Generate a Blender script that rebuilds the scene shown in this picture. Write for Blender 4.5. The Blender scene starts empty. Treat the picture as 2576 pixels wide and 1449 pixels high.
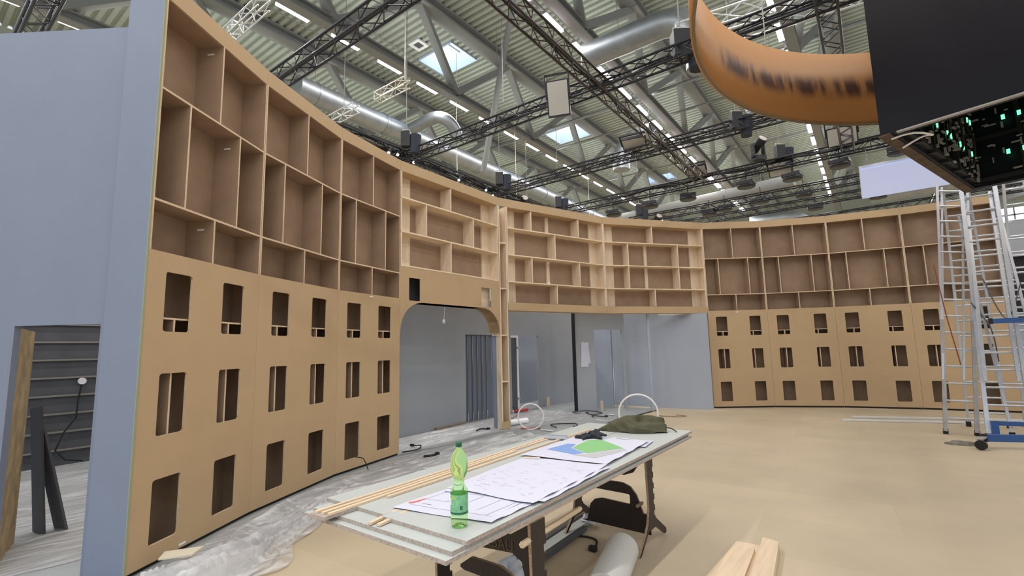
import bpy, math, random
from mathutils import Vector, Matrix
random.seed(7)
SC = bpy.context.scene
COL = SC.collection
PI = math.pi

# ------------------------------------------------------------------ camera
cam_data = bpy.data.cameras.new('camera')
cam = bpy.data.objects.new('camera', cam_data)
COL.objects.link(cam)
ROT = ((0.79836756, 0.60173952, -0.02277697),
       (0.0933286, -0.08628033, 0.99188985),
       (0.59489412, -0.79401842, -0.12504292))
m = Matrix(ROT).transposed().to_4x4()
m.translation = Vector((0, 0, 1.6))
cam.matrix_world = m
cam_data.sensor_width = 36.0
cam_data.lens = 1207.14 / 2576 * 36
cam_data.clip_start = 0.05
cam_data.clip_end = 300
SC.camera = cam

# ------------------------------------------------------------------ view, world, lamps
SC.view_settings.view_transform = 'Standard'
SC.view_settings.look = 'None'
SC.view_settings.gamma = 1
SC.view_settings.exposure = 0.17
world = bpy.data.worlds.new('world'); SC.world = world
world.use_nodes = True
world.node_tree.nodes['Background'].inputs[0].default_value = (0.86, 0.93, 1.0, 1)
world.node_tree.nodes['Background'].inputs[1].default_value = 0.75

ROWS = (-19.25, -13.33, -7.41, -1.6, 4.3, 10.2)      # ceiling light rows (x), they run along y
ROW_Z = 12.0
def row_lamp(x, y0, y1, watts):
    l = bpy.data.lights.new('row_lamp', 'AREA'); l.shape = 'RECTANGLE'
    l.size = 0.3; l.size_y = y1 - y0; l.energy = watts; l.color = (1.0, 0.95, 0.9)
    o = bpy.data.objects.new('row_lamp', l); COL.objects.link(o)
    o.location = (x + 0.02, (y0 + y1) / 2, ROW_Z - 0.1)
    u = bpy.data.lights.new('row_lamp_up', 'AREA'); u.shape = 'RECTANGLE'; u.size = 0.3; u.size_y = y1 - y0; u.energy = watts * 0.2; u.color = (0.96, 1.0, 0.97)
    o = bpy.data.objects.new('row_lamp_up', u); COL.objects.link(o); o.location = (x + 0.02, (y0 + y1) / 2, ROW_Z + 0.25); o.rotation_euler = (PI, 0, 0)
for x in ROWS:
    row_lamp(x, -12, 48, 1950)

# ------------------------------------------------------------------ materials
def new_mat(name):
    m = bpy.data.materials.new(name); m.use_nodes = True
    nt = m.node_tree; b = nt.nodes['Principled BSDF']
    return m, nt, b
def mat(name, col, rough=0.6, metal=0.0, noise=0.0, scale=20.0, bump=0.0, stretch=None, spec=0.4, col2=None, detail=4):
    m, nt, b = new_mat(name)
    b.inputs['Base Color'].default_value = (*col, 1)
    b.inputs['Roughness'].default_value = rough
    b.inputs['Metallic'].default_value = metal
    b.inputs['Specular IOR Level'].default_value = spec
    if noise or bump or col2:
        tc = nt.nodes.new('ShaderNodeTexCoord'); mp = nt.nodes.new('ShaderNodeMapping')
        nt.links.new(tc.outputs['Object'], mp.inputs[0])
        if stretch: mp.inputs['Scale'].default_value = stretch
        n = nt.nodes.new('ShaderNodeTexNoise'); n.inputs['Scale'].default_value = scale
        n.inputs['Detail'].default_value = detail
        nt.links.new(mp.outputs[0], n.inputs['Vector'])
        cr = nt.nodes.new('ShaderNodeMix'); cr.data_type = 'RGBA'
        c2 = col2 or tuple(min(1, c * (1 + noise)) for c in col)
        c1 = col if col2 else tuple(c * (1 - noise) for c in col)
        cr.inputs[6].default_value = (*c1, 1); cr.inputs[7].default_value = (*c2, 1)
        mr = nt.nodes.new('ShaderNodeMapRange'); mr.inputs[1].default_value = 0.3; mr.inputs[2].default_value = 0.7
        nt.links.new(n.outputs['Fac'], mr.inputs[0]); nt.links.new(mr.outputs[0], cr.inputs[0])
        nt.links.new(cr.outputs[2], b.inputs['Base Color'])
        if bump:
            bp = nt.nodes.new('ShaderNodeBump'); bp.inputs['Strength'].default_value = bump; bp.inputs['Distance'].default_value = 0.01
            nt.links.new(n.outputs['Fac'], bp.inputs['Height']); nt.links.new(bp.outputs[0], b.inputs['Normal'])
    return m
def emit(name, col, s):
    m, nt, b = new_mat(name)
    b.inputs['Base Color'].default_value = (*col, 1)
    b.inputs['Emission Color'].default_value = (*col, 1); b.inputs['Emission Strength'].default_value = s
    return m
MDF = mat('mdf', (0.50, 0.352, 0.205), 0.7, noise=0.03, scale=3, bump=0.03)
MDF_SHADED = mat('mdf_shaded', (0.335, 0.23, 0.155), 0.75, noise=0.09, scale=5)  # same board darkened: shade of the compartments put into the colour
MDF_EDGE = mat('mdf_edge', (0.66, 0.50, 0.34), 0.8, noise=0.08, scale=40)
PINE = mat('pine', (0.74, 0.60, 0.45), 0.6, noise=0.10, scale=3, stretch=(9, 9, 0.8))
PINE_X = mat('pine_shelf', (0.78, 0.63, 0.44), 0.6, noise=0.10, scale=3, stretch=(0.8, 9, 9))
PINE_Y = mat('pine_lath', (0.72, 0.56, 0.39), 0.6, noise=0.10, scale=4, stretch=(9, 0.6, 9))
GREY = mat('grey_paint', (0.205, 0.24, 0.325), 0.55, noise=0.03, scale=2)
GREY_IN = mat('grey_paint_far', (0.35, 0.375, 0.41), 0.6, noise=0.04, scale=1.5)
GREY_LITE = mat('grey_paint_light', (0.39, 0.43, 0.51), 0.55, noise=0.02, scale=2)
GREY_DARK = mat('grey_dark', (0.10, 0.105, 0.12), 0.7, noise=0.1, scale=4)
BLACK = mat('black_paint', (0.012, 0.012, 0.016), 0.45)
TRUSS_BLACK = mat('truss_black', (0.02, 0.021, 0.028), 0.35, metal=0.3)
TRUSS_BROWN = mat('truss_dark_bronze', (0.045, 0.036, 0.032), 0.35, metal=0.3)
STEEL = mat('hall_steel', (0.235, 0.245, 0.24), 0.6, noise=0.04, scale=1)
DECK = mat('roof_deck', (0.37, 0.405, 0.35), 0.65, noise=0.04, scale=0.6)
GALV = mat('galvanised', (0.30, 0.33, 0.35), 0.45, metal=0.85, noise=0.10, scale=3)
ALU = mat('aluminium', (0.62, 0.65, 0.71), 0.38, metal=0.7, noise=0.06, scale=8)
ALU_DULL = mat('aluminium_dull', (0.40, 0.38, 0.37), 0.5, metal=0.5, noise=0.12, scale=9)
BLUE = mat('blue_steel', (0.035, 0.10, 0.30), 0.4)
WHITE = mat('white_plastic', (0.85, 0.85, 0.88), 0.4)
RUBBER = mat('rubber', (0.02, 0.02, 0.02), 0.8)
TUBE = emit('tube_glow', (1.0, 0.86, 0.95), 9.0)
CHIP = mat('chipboard_edge', (0.42, 0.36, 0.32), 0.85, noise=0.25, scale=90)
TABLETOP = mat('board_grey_laminate', (0.50, 0.53, 0.52), 0.38, noise=0.02, scale=3)
PLY_DARK = mat('plywood_dark_film', (0.022, 0.013, 0.012), 0.45, noise=0.15, scale=30)
PLY_EDGE = mat('plywood_edge', (0.36, 0.25, 0.16), 0.7, noise=0.3, scale=60)
PAPER = mat('paper', (0.62, 0.62, 0.74), 0.7)
INK = mat('ink', (0.22, 0.22, 0.27), 0.8)
OLIVE = mat('olive_cloth', (0.085, 0.08, 0.045), 0.85, noise=0.15, scale=12)
GLOVE = mat('glove_fabric', (0.03, 0.03, 0.04), 0.8, noise=0.2, scale=40)
RED = mat('red_paint', (0.5, 0.05, 0.04), 0.5)
SKY_PANE = emit('sky_pane', (0.72, 0.84, 1.0), 2.6)
WELL = mat('skylight_well', (0.62, 0.70, 0.86), 0.5)
GREEN_LED = emit('green_led', (0.15, 0.9, 0.42), 1.7)
SPOT_GLOW = emit('spot_glow', (1.0, 0.95, 0.95), 10.0)
LENS = mat('lens', (0.42, 0.40, 0.36), 0.2)
ORANGE = mat('orange_ply', (0.60, 0.285, 0.095), 0.5, noise=0.08, scale=2.0)

def floor_mat():
    m, nt, b = new_mat('floor_hardboard')
    tc = nt.nodes.new('ShaderNodeTexCoord'); mp = nt.nodes.new('ShaderNodeMapping')
    mp.inputs['Rotation'].default_value = (0, 0, -0.06); mp.inputs['Location'].default_value = (0.68, 0.19, 0)
    br = nt.nodes.new('ShaderNodeTexBrick'); br.inputs['Scale'].default_value = 1
    br.inputs['Brick Width'].default_value = 2.07; br.inputs['Row Height'].default_value = 0.9
    br.inputs['Mortar Size'].default_value = 0.0014; br.inputs['Mortar Smooth'].default_value = 0.4; br.inputs['Bias'].default_value = 0
    br.inputs['Color1'].default_value = (0.485, 0.40, 0.278, 1); br.inputs['Color2'].default_value = (0.54, 0.445, 0.315, 1)
    br.inputs['Mortar'].default_value = (0.42, 0.34, 0.23, 1)
    nt.links.new(tc.outputs['Object'], mp.inputs[0]); nt.links.new(mp.outputs[0], br.inputs['Vector'])
    n = nt.nodes.new('ShaderNodeTexNoise'); n.inputs['Scale'].default_value = 1.3; n.inputs['Detail'].default_value = 6
    nt.links.new(tc.outputs['Object'], n.inputs['Vector'])
    mx = nt.nodes.new('ShaderNodeMix'); mx.data_type = 'RGBA'; mx.blend_type = 'MULTIPLY'; mx.inputs[0].default_value = 1
    mr = nt.nodes.new('ShaderNodeMapRange'); mr.inputs[1].default_value = 0.3; mr.inputs[2].default_value = 0.7; mr.inputs[3].default_value = 0.9; mr.inputs[4].default_value = 1.05
    nt.links.new(n.outputs['Fac'], mr.inputs[0])
    nt.links.new(br.outputs['Color'], mx.inputs[6]); nt.links.new(mr.outputs[0], mx.inputs[7])
    nt.links.new(mx.outputs[2], b.inputs['Base Color']); b.inputs['Roughness'].default_value = 0.6
    return m
FLOOR = floor_mat()
def film_mat():
    m, nt, b = new_mat('plastic_film')
    b.inputs['Base Color'].default_value = (0.72, 0.72, 0.73, 1); b.inputs['Roughness'].default_value = 0.25
    tc = nt.nodes.new('ShaderNodeTexCoord'); mp = nt.nodes.new('ShaderNodeMapping'); mp.inputs['Scale'].default_value = (9, 1.0, 3)
    n = nt.nodes.new('ShaderNodeTexNoise'); n.inputs['Scale'].default_value = 2.2; n.inputs['Detail'].default_value = 4; n.inputs['Distortion'].default_value = 0.25
    nt.links.new(tc.outputs['Object'], mp.inputs[0]); nt.links.new(mp.outputs[0], n.inputs['Vector'])
    mr = nt.nodes.new('ShaderNodeMapRange'); mr.inputs[1].default_value = 0.35; mr.inputs[2].default_value = 0.65; mr.inputs[1].default_value = 0.42; mr.inputs[2].default_value = 0.66; mr.inputs[3].default_value = 0.30; mr.inputs[4].default_value = 0.72
    nt.links.new(n.outputs['Fac'], mr.inputs[0]); nt.links.new(mr.outputs[0], b.inputs['Alpha'])
    return m
FILM = film_mat()
def glass_green():
    m, nt, b = new_mat('green_pet')
    b.inputs['Base Color'].default_value = (0.62, 0.95, 0.48, 1); b.inputs['Roughness'].default_value = 0.04
    b.inputs['Transmission Weight'].default_value = 0.92; b.inputs['IOR'].default_value = 1.06
    return m
PET = glass_green()
LABEL = mat('bottle_label', (0.20, 0.50, 0.28), 0.4, noise=0.25, scale=45)
CAP = mat('bottle_cap', (0.02, 0.13, 0.07), 0.4)

# ------------------------------------------------------------------ mesh builder
class MB:
    def __init__(s): s.v = []; s.f = []; s.sm = []; s.mi = []; s.cur = 0
    def add(s, vs, fs, sm=False):
        o = len(s.v); s.v += [tuple(p) for p in vs]
        for f in fs: s.f.append([i + o for i in f]); s.sm.append(sm); s.mi.append(s.cur)
        return s
    def hex(s, c):
        return s.add(c, [(0, 3, 2, 1), (4, 5, 6, 7), (0, 1, 5, 4), (1, 2, 6, 5), (2, 3, 7, 6), (3, 0, 4, 7)])
    def box(s, x0, y0, z0, x1, y1, z1):
        return s.hex([(x0, y0, z0), (x1, y0, z0), (x1, y1, z0), (x0, y1, z0), (x0, y0, z1), (x1, y0, z1), (x1, y1, z1), (x0, y1, z1)])
    def cbox(s, c, d): return s.box(c[0] - d[0] / 2, c[1] - d[1] / 2, c[2] - d[2] / 2, c[0] + d[0] / 2, c[1] + d[1] / 2, c[2] + d[2] / 2)
    def frame(s, d, up=None):
        d = d.normalized(); up = Vector(up or (0, 0, 1))
        if abs(d.dot(up)) > 0.97: up = Vector((1, 0, 0))
        a = d.cross(up).normalized(); return a, a.cross(d).normalized()
    def beam(s, p, q, w, h, up=None):
        p = Vector(p); q = Vector(q); a, b = s.frame(q - p, up); a *= w / 2; b *= h / 2
        return s.hex([p - a - b, p + a - b, p + a + b, p - a + b, q - a - b, q + a - b, q + a + b, q - a + b])
    def tube(s, p, q, r, n=6, r2=None, caps=True):
        p = Vector(p); q = Vector(q); a, b = s.frame(q - p); r2 = r if r2 is None else r2
        vs = []
        for c, rr in ((p, r), (q, r2)):
            for i in range(n):
                t = 2 * PI * i / n; vs.append(c + a * rr * math.cos(t) + b * rr * math.sin(t))
        s.add(vs, [(i, (i + 1) % n, n + (i + 1) % n, n + i) for i in range(n)], n > 6)
        if caps: s.add(vs, [tuple(range(n))[::-1], tuple(range(n, 2 * n))])
        return s
    def path(s, pts, r, n=8):
        pts = [Vector(p) for p in pts]; rings = []; N = len(pts); pa = None
        for i, p in enumerate(pts):
            d = (pts[min(i + 1, N - 1)] - pts[max(i - 1, 0)]).normalized()
            if pa is None: a, b = s.frame(d)
            else:
                a = (pa - d * pa.dot(d)).normalized(); b = a.cross(d).normalized()
            pa = a
            rr = r[i] if isinstance(r, (list, tuple)) else r
            rings.append([p + a * rr * math.cos(2 * PI * k / n) + b * rr * math.sin(2 * PI * k / n) for k in range(n)])
        vs = [v for g in rings for v in g]; fs = []
        for i in range(N - 1):
            for k in range(n): fs.append((i * n + k, i * n + (k + 1) % n, (i + 1) * n + (k + 1) % n, (i + 1) * n + k))
        s.add(vs, fs, True); s.add(rings[0], [tuple(range(n))[::-1]]); s.add(rings[-1], [tuple(range(n))]); return s
    def lathe(s, prof, c=(0, 0, 0), n=24):
        vs = []; fs = []
        for r, z in prof:
            for k in range(n):
                t = 2 * PI * k / n; vs.append((c[0] + r * math.cos(t), c[1] + r * math.sin(t), c[2] + z))
        for i in range(len(prof) - 1):
            for k in range(n): fs.append((i * n + k, i * n + (k + 1) % n, (i + 1) * n + (k + 1) % n, (i + 1) * n + k))
        return s.add(vs, fs, True)
    def prism(s, pts, t0, t1, plane='xz'):
        """outline pts in a plane, thickness from t0 to t1 along the third axis"""
        def P(a, b, t): return {'xz': (a, t, b), 'xy': (a, b, t), 'yz': (t, a, b)}[plane]
        n = len(pts); vs = [P(a, b, t0) for a, b in pts] + [P(a, b, t1) for a, b in pts]
        return s.add(vs, [tuple(range(n)), tuple(range(n, 2 * n))[::-1]] + [(i, i + n, (i + 1) % n + n, (i + 1) % n) for i in range(n)])
    def panel(s, u0, u1, z0, z1, y0, y1, holes, r=0.0):
        """upright board with rectangular holes (u0,u1,z0,z1), corners rounded by r"""
        us = sorted({u0, u1, *[h[0] for h in holes], *[h[1] for h in holes]})
        zs = sorted({z0, z1, *[h[2] for h in holes], *[h[3] for h in holes]})
        def solid(i, j):
            if i < 0 or j < 0 or i >= len(us) - 1 or j >= len(zs) - 1: return False
            a = (us[i] + us[i + 1]) / 2; b = (zs[j] + zs[j + 1]) / 2
            return not any(h[0] < a < h[1] and h[2] < b < h[3] for h in holes)
        for i in range(len(us) - 1):
            for j in range(len(zs) - 1):
                if not solid(i, j): continue
                a, b, c, d = us[i], us[i + 1], zs[j], zs[j + 1]
                V = [(a, y0, c), (b, y0, c), (b, y0, d), (a, y0, d), (a, y1, c), (b, y1, c), (b, y1, d), (a, y1, d)]
                F = [(0, 1, 2, 3), (7, 6, 5, 4)]
                s.cur = 0; s.add(V, F); s.cur = 1 if s.edge else 0
                E = []
                if not solid(i, j - 1): E.append((4, 5, 1, 0))
                if not solid(i, j + 1): E.append((3, 2, 6, 7))
                if not solid(i - 1, j): E.append((4, 0, 3, 7))
                if not solid(i + 1, j): E.append((1, 5, 6, 2))
                s.add(V, E); s.cur = 0
        if r:
            for h in holes:
                for cx, cz, sx, sz in ((h[0], h[2], 1, 1), (h[1], h[2], -1, 1), (h[1], h[3], -1, -1), (h[0], h[3], 1, -1)):
                    arc = [(cx + sx * r * (1 - math.sin(t)), cz + sz * r * (1 - math.cos(t))) for t in [k * PI / 8 for k in range(5)]]
                    s.prism([(cx, cz)] + arc, y0, y1)
        return s
    edge = False
    def build(s, name, mats, parent=None, loc=None):
        me = bpy.data.meshes.new(name); me.from_pydata(s.v, [], s.f)
        for mm in (mats if isinstance(mats, (list, tuple)) else [mats]): me.materials.append(mm)
        me.polygons.foreach_set('use_smooth', s.sm); me.polygons.foreach_set('material_index', s.mi)
        me.update()
        o = bpy.data.objects.new(name, me); COL.objects.link(o)
        if parent is not None: o.parent = parent
        if loc is not None: o.location = loc
        return o
def tag(o, label, cat, group=None, kind=None):
    o['label'] = label; o['category'] = cat
    if group: o['group'] = group
    if kind: o['kind'] = kind
    return o
def thing(name, label, cat, loc=(0, 0, 0), rz=0.0, group=None):
    o = bpy.data.objects.new(name, None); COL.objects.link(o); o.location = loc; o.rotation_euler = (0, 0, rz)
    o.empty_display_size = 0.1
    return tag(o, label, cat, group)
def struct(o): o['kind'] = 'structure'; return o
def copy_tree(o, parent=None):
    c = o.copy(); COL.objects.link(c)
    if parent is not None: c.parent = parent
    for ch in list(KIDS.get(o.name, [])): copy_tree(ch, c)
    return c
KIDS = {}
def remember(root):
    for ob in list(COL.objects):
        if ob.parent is not None: KIDS.setdefault(ob.parent.name, [])
    for ob in list(COL.objects):
        p = ob.parent
        while p is not None and p != root: p = p.parent
        if p == root and ob not in KIDS.setdefault(ob.parent.name, []): KIDS[ob.parent.name].append(ob)
ORD = ['first', 'second', 'third', 'fourth', 'fifth', 'sixth', 'seventh', 'eighth', 'ninth', 'tenth', 'eleventh', 'twelfth', 'thirteenth',
       'fourteenth', 'fifteenth', 'sixteenth', 'seventeenth', 'eighteenth', 'nineteenth', 'twentieth', 'twenty-first', 'twenty-second', 'twenty-third', 'twenty-fourth', 'twenty-fifth', 'twenty-sixth']

# ------------------------------------------------------------------ floor and hall shell
struct(MB().box(-26, -14, -0.2, 22, 52, 0).build('floor', FLOOR))
CARPET = mat('grey_floor', (0.30, 0.32, 0.33), 0.75, noise=0.08, scale=3)
cp = MB().prism([(-10.8, -3.0), (-4.0, -3.0), (-3.85, 1.2), (-4.3, 2.3), (-4.62, 3.0), (-4.65, 4.5), (-4.7, 6.5), (-4.68, 7.8), (-4.63, 9.43), (-4.49, 11.79), (-5.2, 13.5), (-10.8, 13.5)], 0.0, 0.006, 'xy').build('floor', CARPET)
cp.name = 'floor_grey_covering'; struct(cp)
tag(MB().beam((-4.63, 9.43, 0.011), (-4.49, 11.75, 0.011), 0.05, 0.01).build('floor_strip', BLACK), 'thin dark strip on the floor between grey covering and tan boards by the pole', 'floor strip')

def deck():
    mb = MB(); z = 14.5; per = 0.30; dz = 0.11
    sky = [(-15.1, -13.1, 13.6, 15.2), (-14.85, -12.6, 23.5, 25.3), (-13.2, -11.2, 35.0, 36.6), (-4.6, -2.4, 26.9, 28.5)]
    y = -1.0
    while y < 51:
        # one rib: down flange, web, up flange, web
        segs = [(-26, 22)]
        for sx0, sx1, sy0, sy1 in sky:
            if sy0 < y + per / 2 < sy1:
                ns = []
                for a, b in segs:
                    if a < sx0 < b: ns += [(a, sx0), (sx1, b)]
                    else: ns.append((a, b))
                segs = ns
        for a, b in segs:
            p = [(y, z), (y + 0.14, z), (y + 0.17, z + dz), (y + 0.27, z + dz), (y + 0.30, z)]
            vs = [(a, yy, zz) for yy, zz in p] + [(b, yy, zz) for yy, zz in p]
            mb.add(vs, [(i, i + 1, i + 6, i + 5) for i in range(4)])
        y += per
    return struct(mb.build('ceiling', DECK)), sky
ceil, SKY = deck()
for i, (x0, x1, y0, y1) in enumerate(SKY):
    t = struct(thing('window_%d' % (i + 1), '', '')); del t['label']; del t['category']
    w = MB(); w.edge = False
    for a in ((x0, y0, x1, y0), (x1, y0, x1, y1), (x1, y1, x0, y1), (x0, y1, x0, y0)):
        w.hex([(a[0], a[1], 14.42), (a[2], a[3], 14.42), (a[2] + 0.03, a[3] + 0.03, 14.42), (a[0] + 0.03, a[1] + 0.03, 14.42),
               (a[0], a[1], 15.3), (a[2], a[3], 15.3), (a[2] + 0.03, a[3] + 0.03, 15.3), (a[0] + 0.03, a[1] + 0.03, 15.3)])
    w.build('skylight_well', WELL, t)
    MB().box(x0, y0, 15.3, x1, y1, 15.32).build('window_pane', SKY_PANE, t)
    fr = MB()
    xm = (x0 + x1) / 2
    fr.box(xm - 0.03, y0, 15.22, xm + 0.03, y1, 15.28); ym = (y0 + y1) / 2; fr.box(x0, ym - 0.03, 15.2, x1, ym + 0.03, 15.26)
    fr.build('window_frame', STEEL, t)
struct(MB().box(-26.2, -1, 0, -26, 51.2, 14.5).build('wall_left', DECK))
WB = MB(); WB.panel(-26, 22, 0, 14.5, 51, 51.2, [(8.2, 13.0, 9.4, 11.3)]); struct(WB.build('wall_back', DECK))
wt = struct(thing('window_5', '', '')); del wt['label']; del wt['category']
MB().box(8.2, 51.1, 9.4, 13, 51.15, 11.3).build('window_pane', SKY_PANE, wt)
g = MB()
for k in range(5): g.box(8.2 + k, 50.98, 9.4, 8.28 + k, 51.08, 11.3)
g.box(8, 50.98, 10.1, 13, 51.08, 10.2); g.box(8, 50.98, 10.7, 13, 51.08, 10.8); g.build('window_frame', STEEL, wt)

# ------------------------------------------------------------------ roof steel
def roof_truss(xl, xu, label, yoff=0.0, zl=11.85, zu=14.3):
    t = thing('roof_truss', label, 'roof truss', (0, 0, 0), 0, 'grey steel roof trusses')
    c = MB(); c.box(xl - 0.17, -2, zl + 0.0, xl + 0.17, 50, zl + 0.05); c.box(xl - 0.025, -2, zl + 0.05, xl + 0.025, 50, zl + 0.3); c.box(xl - 0.17, -2, zl + 0.3, xl + 0.17, 50, zl + 0.35)
    c.build('bottom_chord', STEEL, t)
    c = MB(); c.box(xu - 0.28, -2, zu - 0.26, xu + 0.28, 50, zu - 0.18); c.box(xu - 0.03, -2, zu - 0.18, xu + 0.03, 50, zu + 0.12); c.box(xu - 0.28, -2, zu + 0.12, xu + 0.28, 50, zu + 0.19)
    c.build('top_chord', STEEL, t)
    for k in range(-2, 6):
        L = (xl, 13.7 + 5.6 * k, zl + 0.3); U0 = (xu, 10.9 + 5.3 * k, zu - 0.15); U1 = (xu, 16.2 + 5.3 * k, zu - 0.15)
        MB().beam(U0, L, 0.27, 0.27).build('brace', STEEL, t)
        MB().beam(L, U1, 0.27, 0.27).build('brace', STEEL, t)
    for k in range(-2, 7): MB().box(xu - 0.3, 10.9 + 5.3 * k - 0.35, zu - 0.28, xu + 0.3, 10.9 + 5.3 * k + 0.35, zu - 0.2).build('node_plate', STEEL, t)
    return t
roof_truss(-18.9, -17.9, 'grey steel roof truss farthest left, above the silver duct')
roof_truss(-12.95, -12.07, 'grey steel roof truss carrying the left row of light tubes', 1.9 - 1.85)
roof_truss(-6.98, -6.17, 'grey steel roof truss carrying the middle row of light tubes', zl=12.12)
roof_truss(-1.35, -0.3, 'grey steel roof truss running behind the orange ring')
roof_truss(4.5, 5.6, 'grey steel roof truss over the black hanging cube')
# long round pipe braces crossing the roof bays
tag(MB().tube((-9.455, 13.12, 14.3), (-11.67, 13.86, 8.5), 0.11, 14).build('pipe_brace', STEEL), 'light grey round steel pipe dropping from the roof behind the second black truss', 'pipe')
vn = thing('roof_vent', 'small square vent in the roof sheets left of the nearest skylight', 'vent', (-14.28, 12.86, 14.4))
v_ = MB(); v_.box(-0.3, -0.3, 0, 0.3, -0.18, 0.08); v_.box(-0.3, 0.18, 0, 0.3, 0.3, 0.08); v_.box(-0.3, -0.18, 0, -0.18, 0.18, 0.08); v_.box(0.18, -0.18, 0, 0.3, 0.18, 0.08); v_.build('vent_frame', WHITE, vn)
MB().box(-0.18, -0.18, 0.05, 0.18, 0.18, 0.07).build('vent_grille', GREY_DARK, vn)
for k, yy in enumerate((20.3, 22.8, 29.5, 35.5)):
    tag(MB().tube((-19, yy, 12.9), (12, yy, 12.9), 0.05 if k else 0.07, 8).build('sprinkler_pipe', GALV if k == 0 else STEEL),
        ORD[k] + ' thin horizontal pipe under the roof counted from the front, crossing all light rows', 'pipe', 'thin pipes under the roof')
for k, xx in enumerate((-16.6, -14.9, -9.6, -8.6, -4.3, -3.2)):
    tag(MB().tube((xx, 2, 14.2), (xx, 48, 14.2), 0.022, 5).build('ceiling_conduit', STEEL),
        ORD[k] + ' thin conduit line from the left running lengthwise under the roof sheets', 'conduit', 'thin conduits under the roof')
# ducts
def pth(name, pts, r, label, cat, mat_, n=20, group=None):
    return tag(MB().path(pts, r, n).build(name, mat_), label, cat, group)
def bend(p0, c, p1, k=5):
    p0, c, p1 = map(Vector, (p0, c, p1)); return [(1 - t) ** 2 * p0 + 2 * t * (1 - t) * c + t * t * p1 for t in [i / k for i in range(k + 1)]]
dt = thing('air_duct', 'long round galvanised duct running behind the curved shelf wall on the left', 'duct')
MB().path([(-15.58, 8.3, 11), (-15.5, 40, 11)], 0.42, 24).build('duct_pipe', GALV, dt)
for y in range(9, 40, 3): MB().tube((-15.6 + 0.0026 * y, y, 11), (-15.6 + 0.0026 * y, y + 0.06, 11), 0.44, 24).build('duct_collar', GALV, dt)
pth('air_duct', [(-15.5, 13.3, 11.1)] + bend((-14.3, 13.3, 11.2), (-13.2, 13.3, 11.35), (-13.2, 13.9, 10.7), 9) + [(-13.2, 14.1, 10.3)], 0.25, 'short galvanised duct branch with an elbow above the curved shelf wall', 'duct', GALV)
pth('air_duct', [(-6.75, 13.4, 11.1)] + bend((-4.5, 13.4, 11.1), (-3.2, 13.4, 11.1), (-3.2, 13.4, 9.9), 10) + [(-3.2, 13.4, 9.3)], 0.40, 'wide galvanised duct crossing beside the middle light row at the top', 'duct', GALV)
pth('air_duct', [(-8.9, 20.8, 9.9)] + bend((-8.9, 20.8, 10.2), (-8.9, 20.8, 11.3), (-7.8, 20.7, 11.3), 9) + [(-7.2, 20.6, 11.3)], 0.4, 'galvanised duct elbow left of the middle light row, above the third cross truss', 'duct', GALV)
pth('air_duct', [(-7.0, 41, 11)] + bend((-5.0, 41, 11), (-3.3, 41, 11), (-3.3, 41, 9.8), 9) + [(-3.3, 41, 9)], 0.55, 'far galvanised duct elbow just above the right shelf wall', 'duct', GALV)
pth('air_duct', [(-12, 28, 9.6), (-2.5, 27, 9.6)], 0.33, 'far grey horizontal duct behind the fourth cross truss', 'duct', STEEL)
pth('air_duct', [(0.5, 30, 9.0)] + bend((4.5, 30, 9), (5.8, 30, 9), (5.8, 30, 7.7), 9), 0.5, 'grey duct under the hanging white panel near the ladders', 'duct', GALV)

for k, (x, y, z) in enumerate(((-15.55, 9, 11.4), (-15.5, 18, 11.4), (-5.6, 13.4, 11.48), (-7.4, 20.7, 11.6), (-6.2, 41, 11.5), (-9, 27.7, 9.9), (-4, 27.2, 9.9), (2.4, 30, 9.45), (-12.8, 8.4, 9.24), (0.2, 12.6, 9.9))):
    tag(MB().tube((x, y, z), (x, y, 14.45), 0.01, 6).build('hanger_rod', STEEL), 'thin steel hanger rod holding the ducts and small trusses under the roof', 'rod', 'hanger rods')
# ------------------------------------------------------------------ light rows
def light_tube(x, y, z, ln, label, group):
    t = thing('light_tube', label, 'ceiling light', (x, y, z), 0, group)
    return t
def make_tube():
    t = thing('light_tube', 'x', 'ceiling light')
    MB().box(-0.06, 0, 0.06, 0.06, 1.06, 0.13).build('housing', STEEL, t)
    MB().box(-0.11, 0.02, -0.02, 0.11, 1.04, 0.06).build('diffuser', TUBE, t)
    return t
tube0 = make_tube(); remember(tube0)
first = True
rows = (('left', -13.33, 6.4, 19), ('middle', -7.41, 6.3, 19), ('right', -1.6, 7.8, 18))
for rn, x, y0, n in rows:
    for i in range(n):
        y = y0 + i * 1.86
        o = tube0 if first else copy_tree(tube0); first = False
        o.location = (x, y, ROW_Z)
        tag(o, '%s glowing tube from the near end of the %s ceiling light row' % (ORD[i], rn), 'ceiling light', 'glowing tubes of the %s row' % rn)
    tag(MB().box(x - 0.04, 2, ROW_Z + 0.13, x + 0.04, 46, ROW_Z + 0.2).build('light_rail', STEEL), 'grey mounting rail above the %s row of ceiling tubes' % rn, 'rail')
for i in range(3):
    o = copy_tree(tube0); o.location = (-19.25, 0.75 + i * 1.86, 12.0)
    tag(o, '%s glowing tube from the left edge, seen over the grey wall at the upper left' % ORD[i], 'ceiling light', 'glowing tubes over the grey wall')
for i in range(6):
    o = copy_tree(tube0); o.location = (4.3, 27 + i * 1.86, 12.0)
    tag(o, '%s glowing tube from the near end of the short row left of the ladders' % ORD[i], 'ceiling light', 'glowing tubes beside the ladders')

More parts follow.
